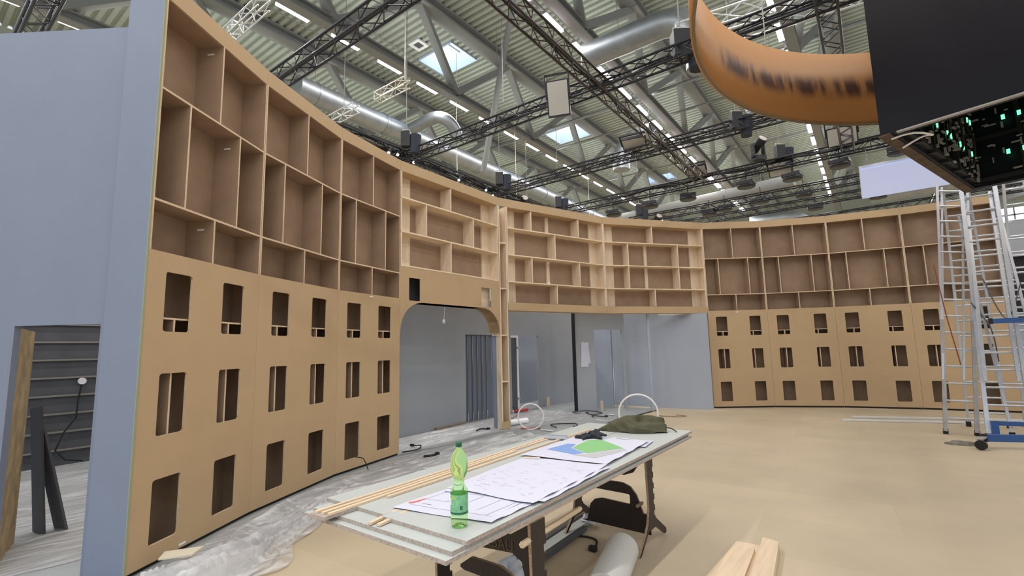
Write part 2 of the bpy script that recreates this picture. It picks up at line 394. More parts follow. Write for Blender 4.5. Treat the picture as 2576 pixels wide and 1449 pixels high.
# ------------------------------------------------------------------ black lighting trusses
def truss(p0, p1, w, m_, label, name='lighting_truss', cr=0.030, lr=0.012, group='black lighting trusses', bay=None):
    p0 = Vector(p0); p1 = Vector(p1); L = (p1 - p0).length; d = (p1 - p0) / L
    t = thing(name, label, 'truss', p0, math.atan2(d.y, d.x), group)
    for y in (0, w):
        for z in (0, w):
            MB().tube((0, y, z), (L, y, z), cr, 8).build('chord', m_, t)
    lc = MB(); bay = bay or w * 1.25; n = max(2, round(L / bay)); b = L / n
    for i in range(n):
        a, c = i * b, (i + 1) * b; fl = i % 2
        for q, r_ in (((0, 0), (w, 0)), ((0, w), (w, w)), ((0, 0), (0, w)), ((w, 0), (w, w))):
            A, B = (q, r_) if fl else (r_, q)
            lc.tube((a, A[0], A[1]), (c, B[0], B[1]), lr, 5, caps=False)
        if i % 8 == 0:
            for q, r_ in (((0, 0), (w, 0)), ((w, 0), (w, w)), ((w, w), (0, w)), ((0, w), (0, 0))):
                lc.tube((a, q[0], q[1]), (a, r_[0], r_[1]), lr, 5, caps=False)
    lc.build('lacing', m_, t)
    return t
TZ = 7.6
truss((-13.5, 1.16, TZ), (-9.5, 1.16, TZ), 0.30, TRUSS_BLACK, 'short piece of black truss seen over the grey wall at the upper left')
truss((-11.9, 4.88, TZ), (3, 4.88, TZ), 0.30, TRUSS_BLACK, 'nearest black cross truss rising from the curved shelf wall to the top edge')
truss((-11.7, 9.70, TZ), (8, 9.70, TZ), 0.30, TRUSS_BLACK, 'second black cross truss, carrying the large work light')
truss((-11.7, 14.22, TZ), (9, 14.22, TZ), 0.30, TRUSS_BLACK, 'third black cross truss, passing behind the orange ring')
truss((-11.6, 18.25, TZ), (11, 18.25, TZ), 0.30, TRUSS_BLACK, 'fourth black cross truss, draped with cables')
truss((-9.2, 22.1, TZ), (11, 22.1, TZ), 0.30, TRUSS_BLACK, 'fifth black cross truss, behind the cabled one')
truss((-8.5, 24.4, TZ), (11, 24.4, TZ), 0.30, TRUSS_BLACK, 'sixth black cross truss, low above the right shelf wall')
truss((-7.5, 28.0, TZ), (11, 28.0, TZ), 0.30, TRUSS_BLACK, 'farthest black cross truss, just above the wall top')
t = truss((-4.53, 2, TZ), (-4.53, 18.2, TZ), 0.30, TRUSS_BROWN, 'dark bronze lengthwise truss running beside the middle light row')
truss((-11.35, 6.5, TZ), (-11.35, 19, TZ), 0.30, TRUSS_BLACK, 'black lengthwise truss hugging the top of the curved shelf wall')
truss((0.02, 3, TZ), (0.02, 18.2, TZ), 0.32, TRUSS_BLACK, 'black lengthwise truss dropping behind the orange ring next to the cube')
WT = mat('white_truss', (0.75, 0.72, 0.62), 0.4, metal=0.3)
WT2 = mat('silver_truss', (0.62, 0.64, 0.64), 0.35, metal=0.6)
truss((-13.6, 4.35, 9), (-9.85, 4.35, 9), 0.24, WT2, 'small pale truss hanging at the upper left above the shelf wall', 'hanging_truss', 0.018, 0.01, 'small pale hanging trusses')
truss((-16.0, 8.3, 9), (-12.2, 8.3, 9), 0.24, WT2, 'small silver truss in front of the duct', 'hanging_truss', 0.018, 0.01, 'small pale hanging trusses')
truss((-11.2, 8.35, 9), (-9.9, 8.35, 9), 0.24, WT, 'short cream truss end hanging below the left light row', 'hanging_truss', 0.018, 0.012, 'small pale hanging trusses')
truss((-3.4, 11.9, 9.3), (3.5, 12.9, 9.3), 0.6, WT2, 'silver truss crossing at the top right beside the cube', 'hanging_truss', 0.03, 0.018, 'small pale hanging trusses')
# bundled cables lying on trusses
def cable_bundle(x0, x1, y, z, label, n=3, along='x', rad=0.02):
    mb = MB()
    for k in range(n):
        pts = []; s = x0; ph = random.random() * 6
        while s < x1:
            a = s; b = y + 0.04 * math.sin(s * 1.7 + ph) + 0.03 * k; c = z + 0.05 * math.sin(s * 2.6 + ph * 2) + 0.02 * k
            pts.append((a, b, c) if along == 'x' else (b, a, c)); s += 0.35
        mb.path(pts, rad, 5)
    return tag(mb.build('cable_bundle', RUBBER), label, 'cables', kind='stuff')
cable_bundle(-11, 2, 9.85, TZ + 0.12, 'black cables lying along the second cross truss')
cable_bundle(-11, 2, 14.4, TZ + 0.12, 'black cables lying along the third cross truss')
cable_bundle(-8.5, 6, 18.4, TZ + 0.22, 'thick black cables draped along the fourth cross truss', 6, rad=0.03)
cable_bundle(7, 18, -11.6, TZ + 0.14, 'black cables along the truss at the shelf wall top', 6, 'y', 0.035)
cable_bundle(5, 16, -4.7, TZ + 0.1, 'dark cables inside the bronze lengthwise truss', 2, 'y')

# ------------------------------------------------------------------ rigged fixtures
def moving_head(z_up=True):
    t = thing('moving_head', 'x', 'stage light')
    MB().box(-0.19, -0.16, -0.07, 0.19, 0.16, 0.07).build('base', BLACK, t)
    y = MB(); y.box(-0.24, -0.07, 0.05, -0.19, 0.07, 0.5); y.box(0.19, -0.07, 0.05, 0.24, 0.07, 0.5); y.box(-0.24, -0.07, 0.03, 0.24, 0.07, 0.08); y.build('yoke', BLACK, t)
    h = MB(); h.tube((0, 0.2, 0.32), (0, -0.05, 0.5), 0.13, 14); h.tube((0, -0.05, 0.5), (0, -0.25, 0.62), 0.17, 14); hd = h.build('lamp_head', BLACK, t)
    MB().tube((0, -0.25, 0.62), (0, -0.265, 0.63), 0.14, 14).build('lens', LENS, hd)
    return t
def hoist():
    t = thing('chain_hoist', 'x', 'hoist')
    MB().box(-0.13, -0.11, -0.05, 0.13, 0.11, 0.38).build('motor_housing', BLACK, t)
    b = MB(); b.tube((0.24, 0, -0.25), (0.27, 0, 0.28), 0.13, 10, 0.16); b.build('chain_bag', mat('bag', (0.03, 0.035, 0.05), 0.9), t)
    h = MB(); h.path([(-0.1, 0, 0.38), (-0.1, 0, 0.46), (0.1, 0, 0.46), (0.1, 0, 0.38)], 0.015, 6); h.build('handle', ALU_DULL, t)
    MB().tube((0, 0, 0.46), (0, 0, 6.6), 0.011, 6).build('chain', STEEL, t)
    return t
def par_lamp():
    t = thing('wash_light', 'x', 'stage light')
    MB().box(-0.3, -0.2, 0.12, 0.3, 0.2, 0.24).build('housing', BLACK, t)
    l = MB(); l.lathe([(0.02, 0), (0.3, 0.0), (0.33, 0.05), (0.2, 0.11), (0, 0.11)], (0, 0, 0), 16); l.build('reflector', BLACK, t)
    MB().box(-0.25, -0.15, 0.085, 0.25, 0.15, 0.125).build('lens', LENS, t)
    MB().tube((0, 0, 0.24), (0, 0, 0.75), 0.02, 6).build('hanger', BLACK, t)
    return t
def flood(w=0.75, h=0.55):
    t = thing('flood_light', 'x', 'work light')
    MB().box(-w / 2, 0, -h / 2, w / 2, 0.1, h / 2).build('lamp_body', BLACK, t)
    MB().box(-w / 2 + 0.03, -0.012, -h / 2 + 0.03, w / 2 - 0.03, 0.0, h / 2 - 0.03).build('lens', LENS, t)
    k = MB(); k.box(-w / 2 - 0.03, 0.0, 0, -w / 2, 0.06, h / 2 + 0.15); k.box(w / 2, 0.0, 0, w / 2 + 0.03, 0.06, h / 2 + 0.15); k.box(-w / 2 - 0.03, 0, h / 2 + 0.12, w / 2 + 0.03, 0.06, h / 2 + 0.16); k.build('bracket', BLACK, t)
    return t
protos = {}
def place(kind, fn, loc, rz, label, cat, group, sc=1.0, rx=0.0):
    if kind not in protos:
        o = fn(); remember(o); protos[kind] = o
    else: o = copy_tree(protos[kind])
    o.location = loc; o.rotation_euler = (rx, 0, rz); o.scale = (sc, sc, sc)
    return tag(o, label, cat, group)
for loc, lab in (((-11.1, 9.5, 7.95), 'black chain hoist at the left end of the second cross truss'),
                 ((-11.05, 14.1, 7.95), 'black chain hoist at the left end of the third cross truss'),
                 ((-10.9, 18.2, 7.95), 'black chain hoist at the left end of the fourth cross truss'),
                 ((-8.6, 21.9, 7.95), 'small dark chain hoist behind the fourth cross truss'),
                 ((-2.75, 9.9, 7.75), 'big dark chain hoist with bag on the second truss beside the orange ring'),
                 ((-2.6, 14.3, 7.7), 'black chain hoist on the third truss below the orange ring'),
                 ((-2.05, 18.4, 7.95), 'small chain hoist with thin wire on the fourth cross truss')):
    place('hoist', hoist, loc, 0.6, lab, 'hoist', 'chain hoists on the trusses', 1.35 if 'big' in lab else 1.1)
for loc, lab in (((-2.65, 18.0, 7.95), 'moving head light standing up on the fourth cross truss'),
                 ((-7.9, 22.3, 7.1), 'moving head light low behind the cross trusses, left of the wash lights'),
                 ((-11.5, 16.3, 7.3), 'moving head light on the lengthwise truss at the shelf wall top')):
    place('head', moving_head, loc, 0.9, lab, 'stage light', 'moving head lights', 1.0)
PX = [(-6.1, 21.41), (-6.07, 24.79), (-5.25, 24.4), (-3.69, 21.31), (-2.04, 21.53), (-3.63, 24.2), (-1.94, 24.43), (-1.74, 27.22), (-0.45, 21.07), (-7.83, 21.42), (-9.78, 21.59), (1.26, 20.93), (1.6, 24.6), (0.7, 27.0)]
PN = ['above the bridge shelves, right of the bright tube row', 'just above the joint of pine and brown shelves', 'next to the far duct, low above the wall top',
      'hanging between the middle and right light rows, highest of them', 'close to the left side of the right light row', 'third from the right light row, low behind the trusses',
      'directly beside the cream panel under the fifth truss', 'lowest one beside the far end of the right light row', 'just right of the right light row under the flood lamp',
      'left of the bright tube row, over the bridge shelves', 'leftmost of them, standing over the bridge shelf wall', 'left of the black cube, under its corner', 'under the hanging white panel, right one', 'under the hanging white panel, left one']
for (x, y), nm in zip(PX, PN):
    Y = 18.4 if y < 22 else (22.25 if y < 26 else 24.55); q = Y / y
    place('par', par_lamp, (x * q, Y, 1.6 + 6.4 * q), random.uniform(-0.3, 0.3), 'dark round wash light ' + nm, 'stage light', 'dark wash lights under the trusses', 0.95)
tall_flood = flood(0.55, 0.85); tall_flood.location = (-5.62, 9.55, 7.62); tall_flood.rotation_euler = (0.25, 0, 0.35); tag(tall_flood, 'big upright black work light with pale glass on the second cross truss', 'work light', 'work lights on the trusses')
place('flood', flood, (-5.6, 14.2, 8.0), 0.2, 'pale work light tilted down on the third cross truss', 'work light', 'work lights on the trusses', 1.0, 1.15)
place('flood', flood, (-4.76, 18.0, 8.0), 0.1, 'pale work light where the bronze truss meets the fourth cross truss', 'work light', 'work lights on the trusses', 0.95, 1.1)
place('flood', flood, (-0.25, 18.1, 8.1), 0.0, 'pale work light right of the right light row', 'work light', 'work lights on the trusses', 1.1, 0.5)
place('flood', flood, (-2.1, 18.58, 7.6), 0.0, 'pale work light hanging on the back of the fourth cross truss', 'work light', 'work lights on the trusses', 1.0, 0.8)
for k, (y, z) in enumerate(((9.0, 7.75), (9.35, 7.8), (10.0, 7.75), (12.1, 7.6), (13.6, 7.75), (14.0, 7.5), (14.7, 7.5), (17.3, 7.75))):
    t = thing('pinspot', ORD[k] + ' small bright spot lamp from the left on the truss at the shelf wall top', 'stage light', (-11.32, y, z - 0.14 if z > 7.7 else z), 0, 'small spots on the wall-top truss')
    MB().tube((0, 0.1, 0.16), (0, 0, 0), 0.045, 10).build('lamp_body', BLACK, t); MB().tube((0.0, -0.0, 0.0), (0.02, -0.02, -0.02), 0.04, 10).build('lens', SPOT_GLOW, t)
# slings on the small pale trusses
for p, q, lab in (((-9.9, 4.4, 9.22), (-9.9, 4.4, 14), 'upper left hanging truss'), ((-9.95, 8.45, 9.22), (-9.95, 8.45, 14), 'short cream truss end')):
    tag(MB().tube(p, q, 0.018, 6).build('hanging_wire', ALU_DULL), 'thin wire and sling holding the ' + lab, 'wire')
for k, (x, y, z) in enumerate(((-12.8, 17.6, 8.4), (-12.9, 18.6, 8.6), (-13.0, 13.8, 8.3), (-8.8, 11.5, 9.4), (-12.6, 24.5, 8.4), (-7.3, 14.1, 10.2))):
    tag(MB().tube((x, y, z), (x, y, 14), 0.012, 6).build('hanging_wire', STEEL if k % 2 else WT), 'thin hanging wire, ' + ORD[k] + ' counted from the left among free wires under the roof', 'wire', 'free hanging wires')
# hanging white panel
tp = thing('ceiling_softbox', 'flat pale bluish white panel hanging left of the black cube', 'panel')
MB().box(0.1, 18.55, 7.0, 2.6, 22.45, 7.06).build('panel_sheet', emit('panel_glow', (0.47, 0.56, 0.90), 0.36), tp)
fr = MB(); fr.box(0.08, 18.53, 7.06, 2.62, 22.47, 7.12); fr.build('panel_frame', ALU, tp)
for x in (0.3, 2.4):
    MB().tube((x, 18.6, 7.1), (x, 18.4, 7.7), 0.012, 6).build('wire', ALU_DULL, tp)

# ------------------------------------------------------------------ shelf wall
NN = [(-4.46, 1.242), (-5.157, 2.419), (-5.743, 3.751), (-6.043, 5.057), (-6.061, 7.67), (-5.081, 10.543), (-3.363, 12.821), (-2.141, 13.665), (-0.74, 14.281), (0.736, 14.63), (2.36, 14.78), (3.7, 14.5)]
SB, SM, SL, SU, ST = 2.44, 2.85, 3.79, 4.582, 4.755
DEP = 0.28
def panel_frame(k, name, label, group):
    A = Vector(NN[k]); B = Vector(NN[k + 1]); d = B - A
    return thing(name, label, 'shelf wall panel', (A.x, A.y, 0), math.atan2(d.y, d.x), group), d.length
def mdf_panel(k, holes_u, col_u, label):
    t, L = panel_frame(k, 'shelf_wall_panel', label, 'brown fibreboard shelf wall panels')
    e = 0.002
    hs = []
    for a, b in holes_u: hs += [(a, b, 1.80, 2.285), (a, b, 0.98, 1.465), (a, b, 0.17, 0.65)]
    p = MB(); p.edge = True; p.panel(e, L - e, 0.04, SB, 0, 0.019, hs, 0.025); p.build('front_board', [MDF, MDF_EDGE], t)
    p = MB(); p.box(e, 0, SU, L - e, 0.019, ST); p.build('top_band', MDF, t)
    MB().box(e, 0.03, 0.0, L - e, 0.06, 0.05).build('plinth', BLACK, t)
    MB().box(e, DEP, 0.05, L - e, DEP + 0.015, ST - 0.02).build('back_board', MDF_SHADED, t)
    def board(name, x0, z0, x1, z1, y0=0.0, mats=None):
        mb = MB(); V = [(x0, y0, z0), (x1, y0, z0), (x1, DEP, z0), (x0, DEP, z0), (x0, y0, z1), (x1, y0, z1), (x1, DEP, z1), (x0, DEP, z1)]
        mb.hex(V); mb.mi = [0, 0, 1, 0, 0, 0]; return mb.build(name, [MDF_SHADED, MDF_EDGE], t)
    h = 0.0095
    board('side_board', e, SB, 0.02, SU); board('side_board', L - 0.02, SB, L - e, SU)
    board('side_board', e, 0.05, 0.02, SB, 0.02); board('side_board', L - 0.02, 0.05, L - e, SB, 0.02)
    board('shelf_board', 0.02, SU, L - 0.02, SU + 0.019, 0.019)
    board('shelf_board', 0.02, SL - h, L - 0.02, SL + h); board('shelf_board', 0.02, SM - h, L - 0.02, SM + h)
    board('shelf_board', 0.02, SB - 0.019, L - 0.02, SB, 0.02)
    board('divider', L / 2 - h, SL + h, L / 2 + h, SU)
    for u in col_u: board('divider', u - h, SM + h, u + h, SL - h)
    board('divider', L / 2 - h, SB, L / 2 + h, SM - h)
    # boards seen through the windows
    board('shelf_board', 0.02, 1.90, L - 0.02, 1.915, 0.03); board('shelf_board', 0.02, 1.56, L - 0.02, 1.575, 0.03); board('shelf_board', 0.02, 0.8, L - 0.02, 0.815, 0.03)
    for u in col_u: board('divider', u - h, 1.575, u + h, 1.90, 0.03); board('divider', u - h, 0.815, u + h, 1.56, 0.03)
    return t
mdf_panel(0, [(0.18, 0.46), (0.84, 1.14)], (0.325, 0.975), 'brown shelf wall panel at the left end, beside the grey wall')
mdf_panel(1, [(0.21, 0.49), (0.90, 1.20)], (0.335, 1.04), 'brown shelf wall panel, second from the left end')
mdf_panel(2, [(0.17, 0.45), (0.82, 1.12)], (0.31, 0.97), 'brown shelf wall panel directly left of the arch')
mdf_panel(6, [(0.19, 0.47), (1.03, 1.31)], (0.355, 1.11), 'brown shelf wall panel directly right of the wide opening')
mdf_panel(7, [(0.21, 0.49), (1.05, 1.33)], (0.375, 1.13), 'brown shelf wall panel, second right of the wide opening')
mdf_panel(8, [(0.20, 0.48), (1.05, 1.33)], (0.36, 1.13), 'brown shelf wall panel, third right of the wide opening')
mdf_panel(9, [(0.20, 0.48), (1.03, 1.31)], (0.36, 1.11), 'brown shelf wall panel partly hidden behind the ladders')

def grey_wall(name, A, B, h, holes, mt):
    A = Vector(A); B = Vector(B); d = B - A
    mb = MB(); mb.panel(0, d.length, 0, h, 0, 0.06, holes); o = mb.build(name, mt); o.location = (A.x, A.y, 0); o.rotation_euler = (0, 0, math.atan2(d.y, d.x)); return struct(o)
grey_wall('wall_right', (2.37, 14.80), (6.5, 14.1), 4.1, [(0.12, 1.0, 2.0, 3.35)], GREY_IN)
tag(MB().box(2.42, 14.95, 1.9, 3.6, 15.0, 3.45).build('dark_opening_sheet', BLACK), 'black sheet standing in for the dark opening behind the ladders at the right picture edge', 'dark opening')  # black sheet added behind the wall hole to paint the opening's darkness

ZP = (4.135, 3.555, 2.985)
def pine_board(t, name, x0, y0, z0, x1, y1, z1, mt=None): return MB().box(x0, y0, z0, x1, y1, z1).build(name, mt or PINE, t)
def pine_upper(t, u0, u1, divs, zbot, lf=0.36, rf=0.26, bats=()):
    zr = [SU] + list(ZP) + [zbot]
    pine_board(t, 'top_board', u0, 0.019, SU, u1, 0.28, SU + 0.02, MDF)
    pine_board(t, 'back_board', u0, 0.27, zbot, u1, 0.28, SU, MDF_SHADED)
    pine_board(t, 'side_board', u0, 0.0, zbot, u0 + 0.024, 0.27, SU); pine_board(t, 'side_board', u1 - 0.024, 0.0, zbot, u1, 0.27, SU)
    pine_board(t, 'back_stile', u0 + 0.024, 0.235, zbot, u0 + lf, 0.268, SU); pine_board(t, 'back_stile', u1 - rf, 0.235, zbot, u1 - 0.024, 0.268, SU)
    n = len(zr) - 1
    for z in zr[1:-1]: pine_board(t, 'shelf_board', u0 + 0.0, -0.004, z - 0.012, u1 - 0.024, 0.235, z + 0.012, PINE_X)
    for i in range(n):
        for u in divs[i] if i < len(divs) else (): pine_board(t, 'divider', u - 0.012, 0.0, zr[i + 1] + 0.012, u + 0.012, 0.268, zr[i] - 0.012)
    for i, u in bats: pine_board(t, 'batten', u - 0.04, 0.22, zr[i + 1] + 0.012, u + 0.04, 0.268, zr[i] - 0.012)
# arch bay
t, L = panel_frame(3, 'arch_panel', 'shelf bay with pale pine shelves above the rounded arch opening', 'pine shelf bays over the openings')
p = MB(); p.edge = True; p.panel(0.002, L - 0.002, 2.40, 2.985, 0, 0.019, [(0.19, 0.44, 2.42, 2.80), (2.03, 2.35, 2.425, 2.80)], 0.02); p.build('front_board', [MDF, MDF_EDGE], t)
def arc(cx, cz, rx, rz, a0, a1, n=10): return [(cx + rx * math.cos(a0 + (a1 - a0) * i / n), cz + rz * math.sin(a0 + (a1 - a0) * i / n)) for i in range(n + 1)]
al = arc(0.50, 1.92, 0.49, 0.48, PI / 2, PI); ar = arc(2.07, 1.92, 0.52, 0.48, PI / 2, 0)
MB().prism([(0.002, 2.40)] + al + [(0.002, 1.9)], 0, 0.019).build('arch_corner', MDF, t); MB().prism([(L - 0.002, 2.40)] + ar + [(L - 0.002, 1.9)], 0, 0.019).build('arch_corner', MDF, t)
p = MB(); sp = al[::-1] + ar
for a, b in zip(sp, sp[1:]): p.add([(a[0], 0.01, a[1]), (b[0], 0.01, b[1]), (b[0], DEP, b[1]), (a[0], DEP, a[1])], [(0, 1, 2, 3), (3, 2, 1, 0)])
p.build('arch_soffit', MDF, t)
p = MB(); p.box(0.002, 0, SU, L - 0.002, 0.019, ST); p.build('top_band', MDF, t)
pine_upper(t, 0.01, L - 0.02, [(1.19,), (0.58, 1.82), (1.19,)], 2.985, 0.40, 0.26)
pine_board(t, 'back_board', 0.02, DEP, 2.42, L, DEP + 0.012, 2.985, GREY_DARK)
pine_board(t, 'inner_post', 2.12, 0.10, 2.40, 2.40, 0.13, 2.98)
pine_board(t, 'inner_post', 0.0, DEP + 0.02, 2.42, 0.3, DEP + 0.05, 2.98, MDF_SHADED)
# column
def frame_from(k, off=0.0):
    A = Vector(NN[k]); B = Vector(NN[k + 1]); d = (B - A); return A + d.normalized() * off, math.atan2(d.y, d.x), d.length
A, rz, L4 = frame_from(4)
t = thing('shelf_column', 'tall narrow pine shelf column standing on the floor between arch and wide opening', 'column', (A.x, A.y, 0), rz)
pine_board(t, 'side_board', 0.0, 0.0, 0.05, 0.022, 0.27, SU); pine_board(t, 'side_board', 0.17, 0.0, 0.05, 0.192, 0.27, SU)
pine_board(t, 'back_board', 0.022, 0.25, 0.05, 0.17, 0.27, SU)
for z in (3.79, 2.83, 1.87, 0.94): pine_board(t, 'shelf_board', 0.022, 0.0, z - 0.012, 0.17, 0.25, z + 0.012)
pine_board(t, 'base_board', 0.0, -0.012, 0.02, 0.192, 0.0, 0.16, MDF)
pine_board(t, 'cheek', -0.012, 0.16, 0.02, 0.0, 0.30, 1.86, GREY); pine_board(t, 'cheek', -0.008, 0.0, 0.02, 0.0, 0.16, 1.86)
MB().box(0.0, 0.02, 0.0, 0.19, 0.26, 0.05).build('plinth', BLACK, t)
pine_board(t, 'bracket', -0.03, 0.06, 1.86, 0.0, 0.28, 1.92)
p = MB(); p.box(-0.01, 0, SU, 0.2, 0.019, ST); p.build('top_band', MDF, t)
# bridge bays
def bridge(k, u0, divs, bats, label):
    t, L = panel_frame(k, 'bridge_panel', label, 'pine shelf bays over the openings')
    pine_upper(t, u0, L - 0.003, divs, 2.55, bats=bats)
    p = MB(); p.box(u0, 0, SU, L - 0.002, 0.019, ST); p.build('top_band', MDF, t)
    p = MB(); p.box(u0, 0, 2.385, L - 0.002, 0.019, 2.55); p.box(u0, 0.019, 2.385, L - 0.002, 0.28, 2.405); p.build('bottom_band', MDF, t)
    return t
tb = bridge(4, 0.2, [(0.85, 2.23), (1.51,), (0.85, 2.23), (1.53,)], ((0, 1.46), (2, 1.46)), 'left pine shelf bay bridging the wide opening, next to the narrow column')
for z in (3.5, 3.03): MB().box(1.42, 0.205, z, 1.50, 0.219, z + 0.035).build('white_clip', WHITE, tb)
bridge(5, 0.002, [(1.36,), (0.66, 2.08), (0.66, 2.08), (1.36,)], ((1, 1.27), (2, 1.27)), 'right pine shelf bay bridging the wide opening, next to the brown panels')
# white adhesive tabs left on the panels
def tab(k, u, z, label, d=-0.003, w=0.07, rz_=0.0):
    A, rz, L = frame_from(k, u); o = MB().box(0, -0.002, 0, w, 0.0015, 0.016).build('label_tab', WHITE, None, (A.x, A.y, z))
    n = Vector((-math.sin(rz), math.cos(rz))); o.location = (A.x + n.x * d, A.y + n.y * d, z); o.rotation_euler = (0, 0, rz + rz_)
    tag(o, label, 'tab')
tab(2, 0.62, 2.40, 'small white tab stuck just under the shelves left of the arch')
tab(6, 0.7, 2.385, 'small white tab stuck just under the shelves right of the wide opening')
tab(0, 0.48, 0.06, 'small white tab stuck near the foot of the leftmost brown panel')
def tab_in(k, u, z, label):     # on a divider side, inside a compartment
    A, rz, L = frame_from(k, u); n = Vector((-math.sin(rz), math.cos(rz)))
    o = MB().box(-0.001, -0.035, 0, 0.001, 0.035, 0.016).build('label_tab', WHITE); o.location = (A.x + n.x * 0.13, A.y + n.y * 0.13, z); o.rotation_euler = (0, 0, rz); tag(o, label, 'tab')
tab_in(0, 0.96, 3.66, 'white tab high inside the tall middle compartment of the leftmost panel')
tab_in(0, 0.67, 2.75, 'white tab high inside the lower compartment of the leftmost panel')
tab_in(0, 0.67, 4.5, 'white tab high inside the top left compartment of the leftmost panel')

# ------------------------------------------------------------------ grey walls at the left
P0 = Vector(NN[0]); d0 = (Vector(NN[1]) - P0).normalized(); nrm = Vector((-d0.y, d0.x)); rz0 = math.atan2(nrm.y, nrm.x)
WA = Vector((-4.765, 1.082)); dl = Vector((-0.824, -0.566)).normalized(); rzl = math.atan2(dl.y, dl.x)
e = thing('end_panel', 'tall light grey board closing the left end of the curved shelf wall', 'panel', (P0.x - d0.x * 0.004, P0.y - d0.y * 0.004, 0), rz0)
MB().box(0.0, 0.0, 0, 0.315, 0.018, 4.9).build('board', GREY, e)
MB().box(-0.006, -0.002, 0, 0.0, 0.018, 4.9).build('board_edge', mat('board_rim', (0.32, 0.34, 0.22), 0.7), e)
def lw(u, z, y): return (WA.x + dl.x * u - dl.y * -y, WA.y + dl.y * u + dl.x * -y, z)
# y > 0 is the far side of the wall; the door opening spans u 0.03..0.73
w = MB(); w.panel(0, 4.2, 0, 4.357, -0.05, 0.0, [(0.035, 0.735, 0, 1.863)]); o = w.build('wall_side', GREY); o.location = (WA.x, WA.y, 0); o.rotation_euler = (0, 0, rzl); struct(o)
d = struct(thing('door_1', '', '')); del d['label']; del d['category']
JM = mat('jamb_board', (0.36, 0.27, 0.15), 0.75, noise=0.3, scale=7)
MB().hex([(-5.385, 0.655, 0), (-6.19, 0.885, 0), (-6.19, 0.905, 0), (-5.385, 0.675, 0), (-5.385, 0.655, 1.855), (-6.19, 0.885, 1.855), (-6.19, 0.905, 1.855), (-5.385, 0.675, 1.855)]).build('door_jamb', JM, d)
# dark room behind that doorway
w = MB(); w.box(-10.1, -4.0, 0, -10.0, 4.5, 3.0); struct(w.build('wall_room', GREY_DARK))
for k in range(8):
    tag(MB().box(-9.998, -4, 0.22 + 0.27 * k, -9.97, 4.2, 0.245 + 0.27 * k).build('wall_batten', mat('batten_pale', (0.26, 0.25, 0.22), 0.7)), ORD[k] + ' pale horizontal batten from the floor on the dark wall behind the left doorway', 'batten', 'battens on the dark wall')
for k in range(2):
    a = ((-6.30, 1.08, 0.007), (-6.22, 1.22, 0.007))[k]; b = ((-6.42, 1.00, 1.15), (-6.40, 1.03, 0.95))[k]
    tag(MB().beam(a, b, 0.20, 0.02, (0.2, -1, 0)).build('loose_board', GREY_DARK), ('wider' if k == 0 else 'narrower') + ' dark board leaning inside the left doorway', 'board')
jb = thing('junction_box', 'white round socket with hanging black cable on the dark wall behind the doorway', 'socket')
MB().tube((-9.95, 2.03, 1.25), (-9.9, 2.03, 1.25), 0.05, 14).build('cover', WHITE, jb)
MB().path([(-9.93, 2.03, 1.2), (-9.92, 2.0, 0.95), (-9.9, 1.99, 0.7), (-9.88, 1.86, 0.5), (-9.86, 1.78, 0.25), (-9.86, 1.9, 0.1), (-9.86, 2.1, 0.05)], 0.012, 8).build('cable', RUBBER, jb)

# ------------------------------------------------------------------ grey corridor behind the arch
bw = MB(); hw = 2.75
def wall_run(pts_holes, name, A, B, h, holes, mt, th=0.06):
    A = Vector(A); B = Vector(B); d = B - A
    mb = MB(); mb.panel(0, d.length, 0, h, 0, th, holes); o = mb.build(name, mt); o.location = (A.x, A.y, 0); o.rotation_euler = (0, 0, math.atan2(d.y, d.x)); return struct(o)
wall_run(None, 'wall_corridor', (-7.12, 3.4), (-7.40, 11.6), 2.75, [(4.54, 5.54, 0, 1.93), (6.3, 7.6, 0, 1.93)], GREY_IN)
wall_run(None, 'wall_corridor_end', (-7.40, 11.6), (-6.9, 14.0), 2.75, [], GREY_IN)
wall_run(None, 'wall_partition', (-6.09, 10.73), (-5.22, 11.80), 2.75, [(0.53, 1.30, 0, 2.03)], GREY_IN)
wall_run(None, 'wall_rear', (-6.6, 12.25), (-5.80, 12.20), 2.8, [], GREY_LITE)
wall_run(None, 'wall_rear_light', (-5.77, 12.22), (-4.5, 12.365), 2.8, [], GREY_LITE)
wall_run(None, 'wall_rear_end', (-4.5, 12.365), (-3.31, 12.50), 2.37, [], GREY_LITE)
tag(MB().box(-6.13, 10.66, 0, -6.07, 10.73, 2.6).build('edge_post', BLACK), 'black vertical edge post at the left end of the partition with notes', 'post')
tag(MB().tube((-4.50, 11.62, 0), (-4.50, 11.62, 2.42), 0.035, 14).build('support_pole', GREY_LITE), 'thin light grey pole standing under the wide shelf bridge', 'pole')
# slat curtain in the first corridor doorway
sc_ = thing('slat_curtain', 'dark blue grey folding slat curtain in the doorway seen through the arch', 'curtain')
mb = MB()
for k in range(6):
    y = 7.96 + k * 0.165
    mb.hex([(-7.30, y - 0.06, 0.02), (-7.35, y + 0.125, 0.02), (-7.36, y + 0.125, 0.02), (-7.31, y - 0.06, 0.02), (-7.30, y - 0.06, 1.92), (-7.35, y + 0.125, 1.92), (-7.36, y + 0.125, 1.92), (-7.31, y - 0.06, 1.92)])
mb.build('slats', mat('slat_grey', (0.17, 0.19, 0.235), 0.5), sc_)
MB().box(-7.37, 7.9, 1.9, -7.31, 8.92, 1.94).build('rail', GREY_DARK, sc_)
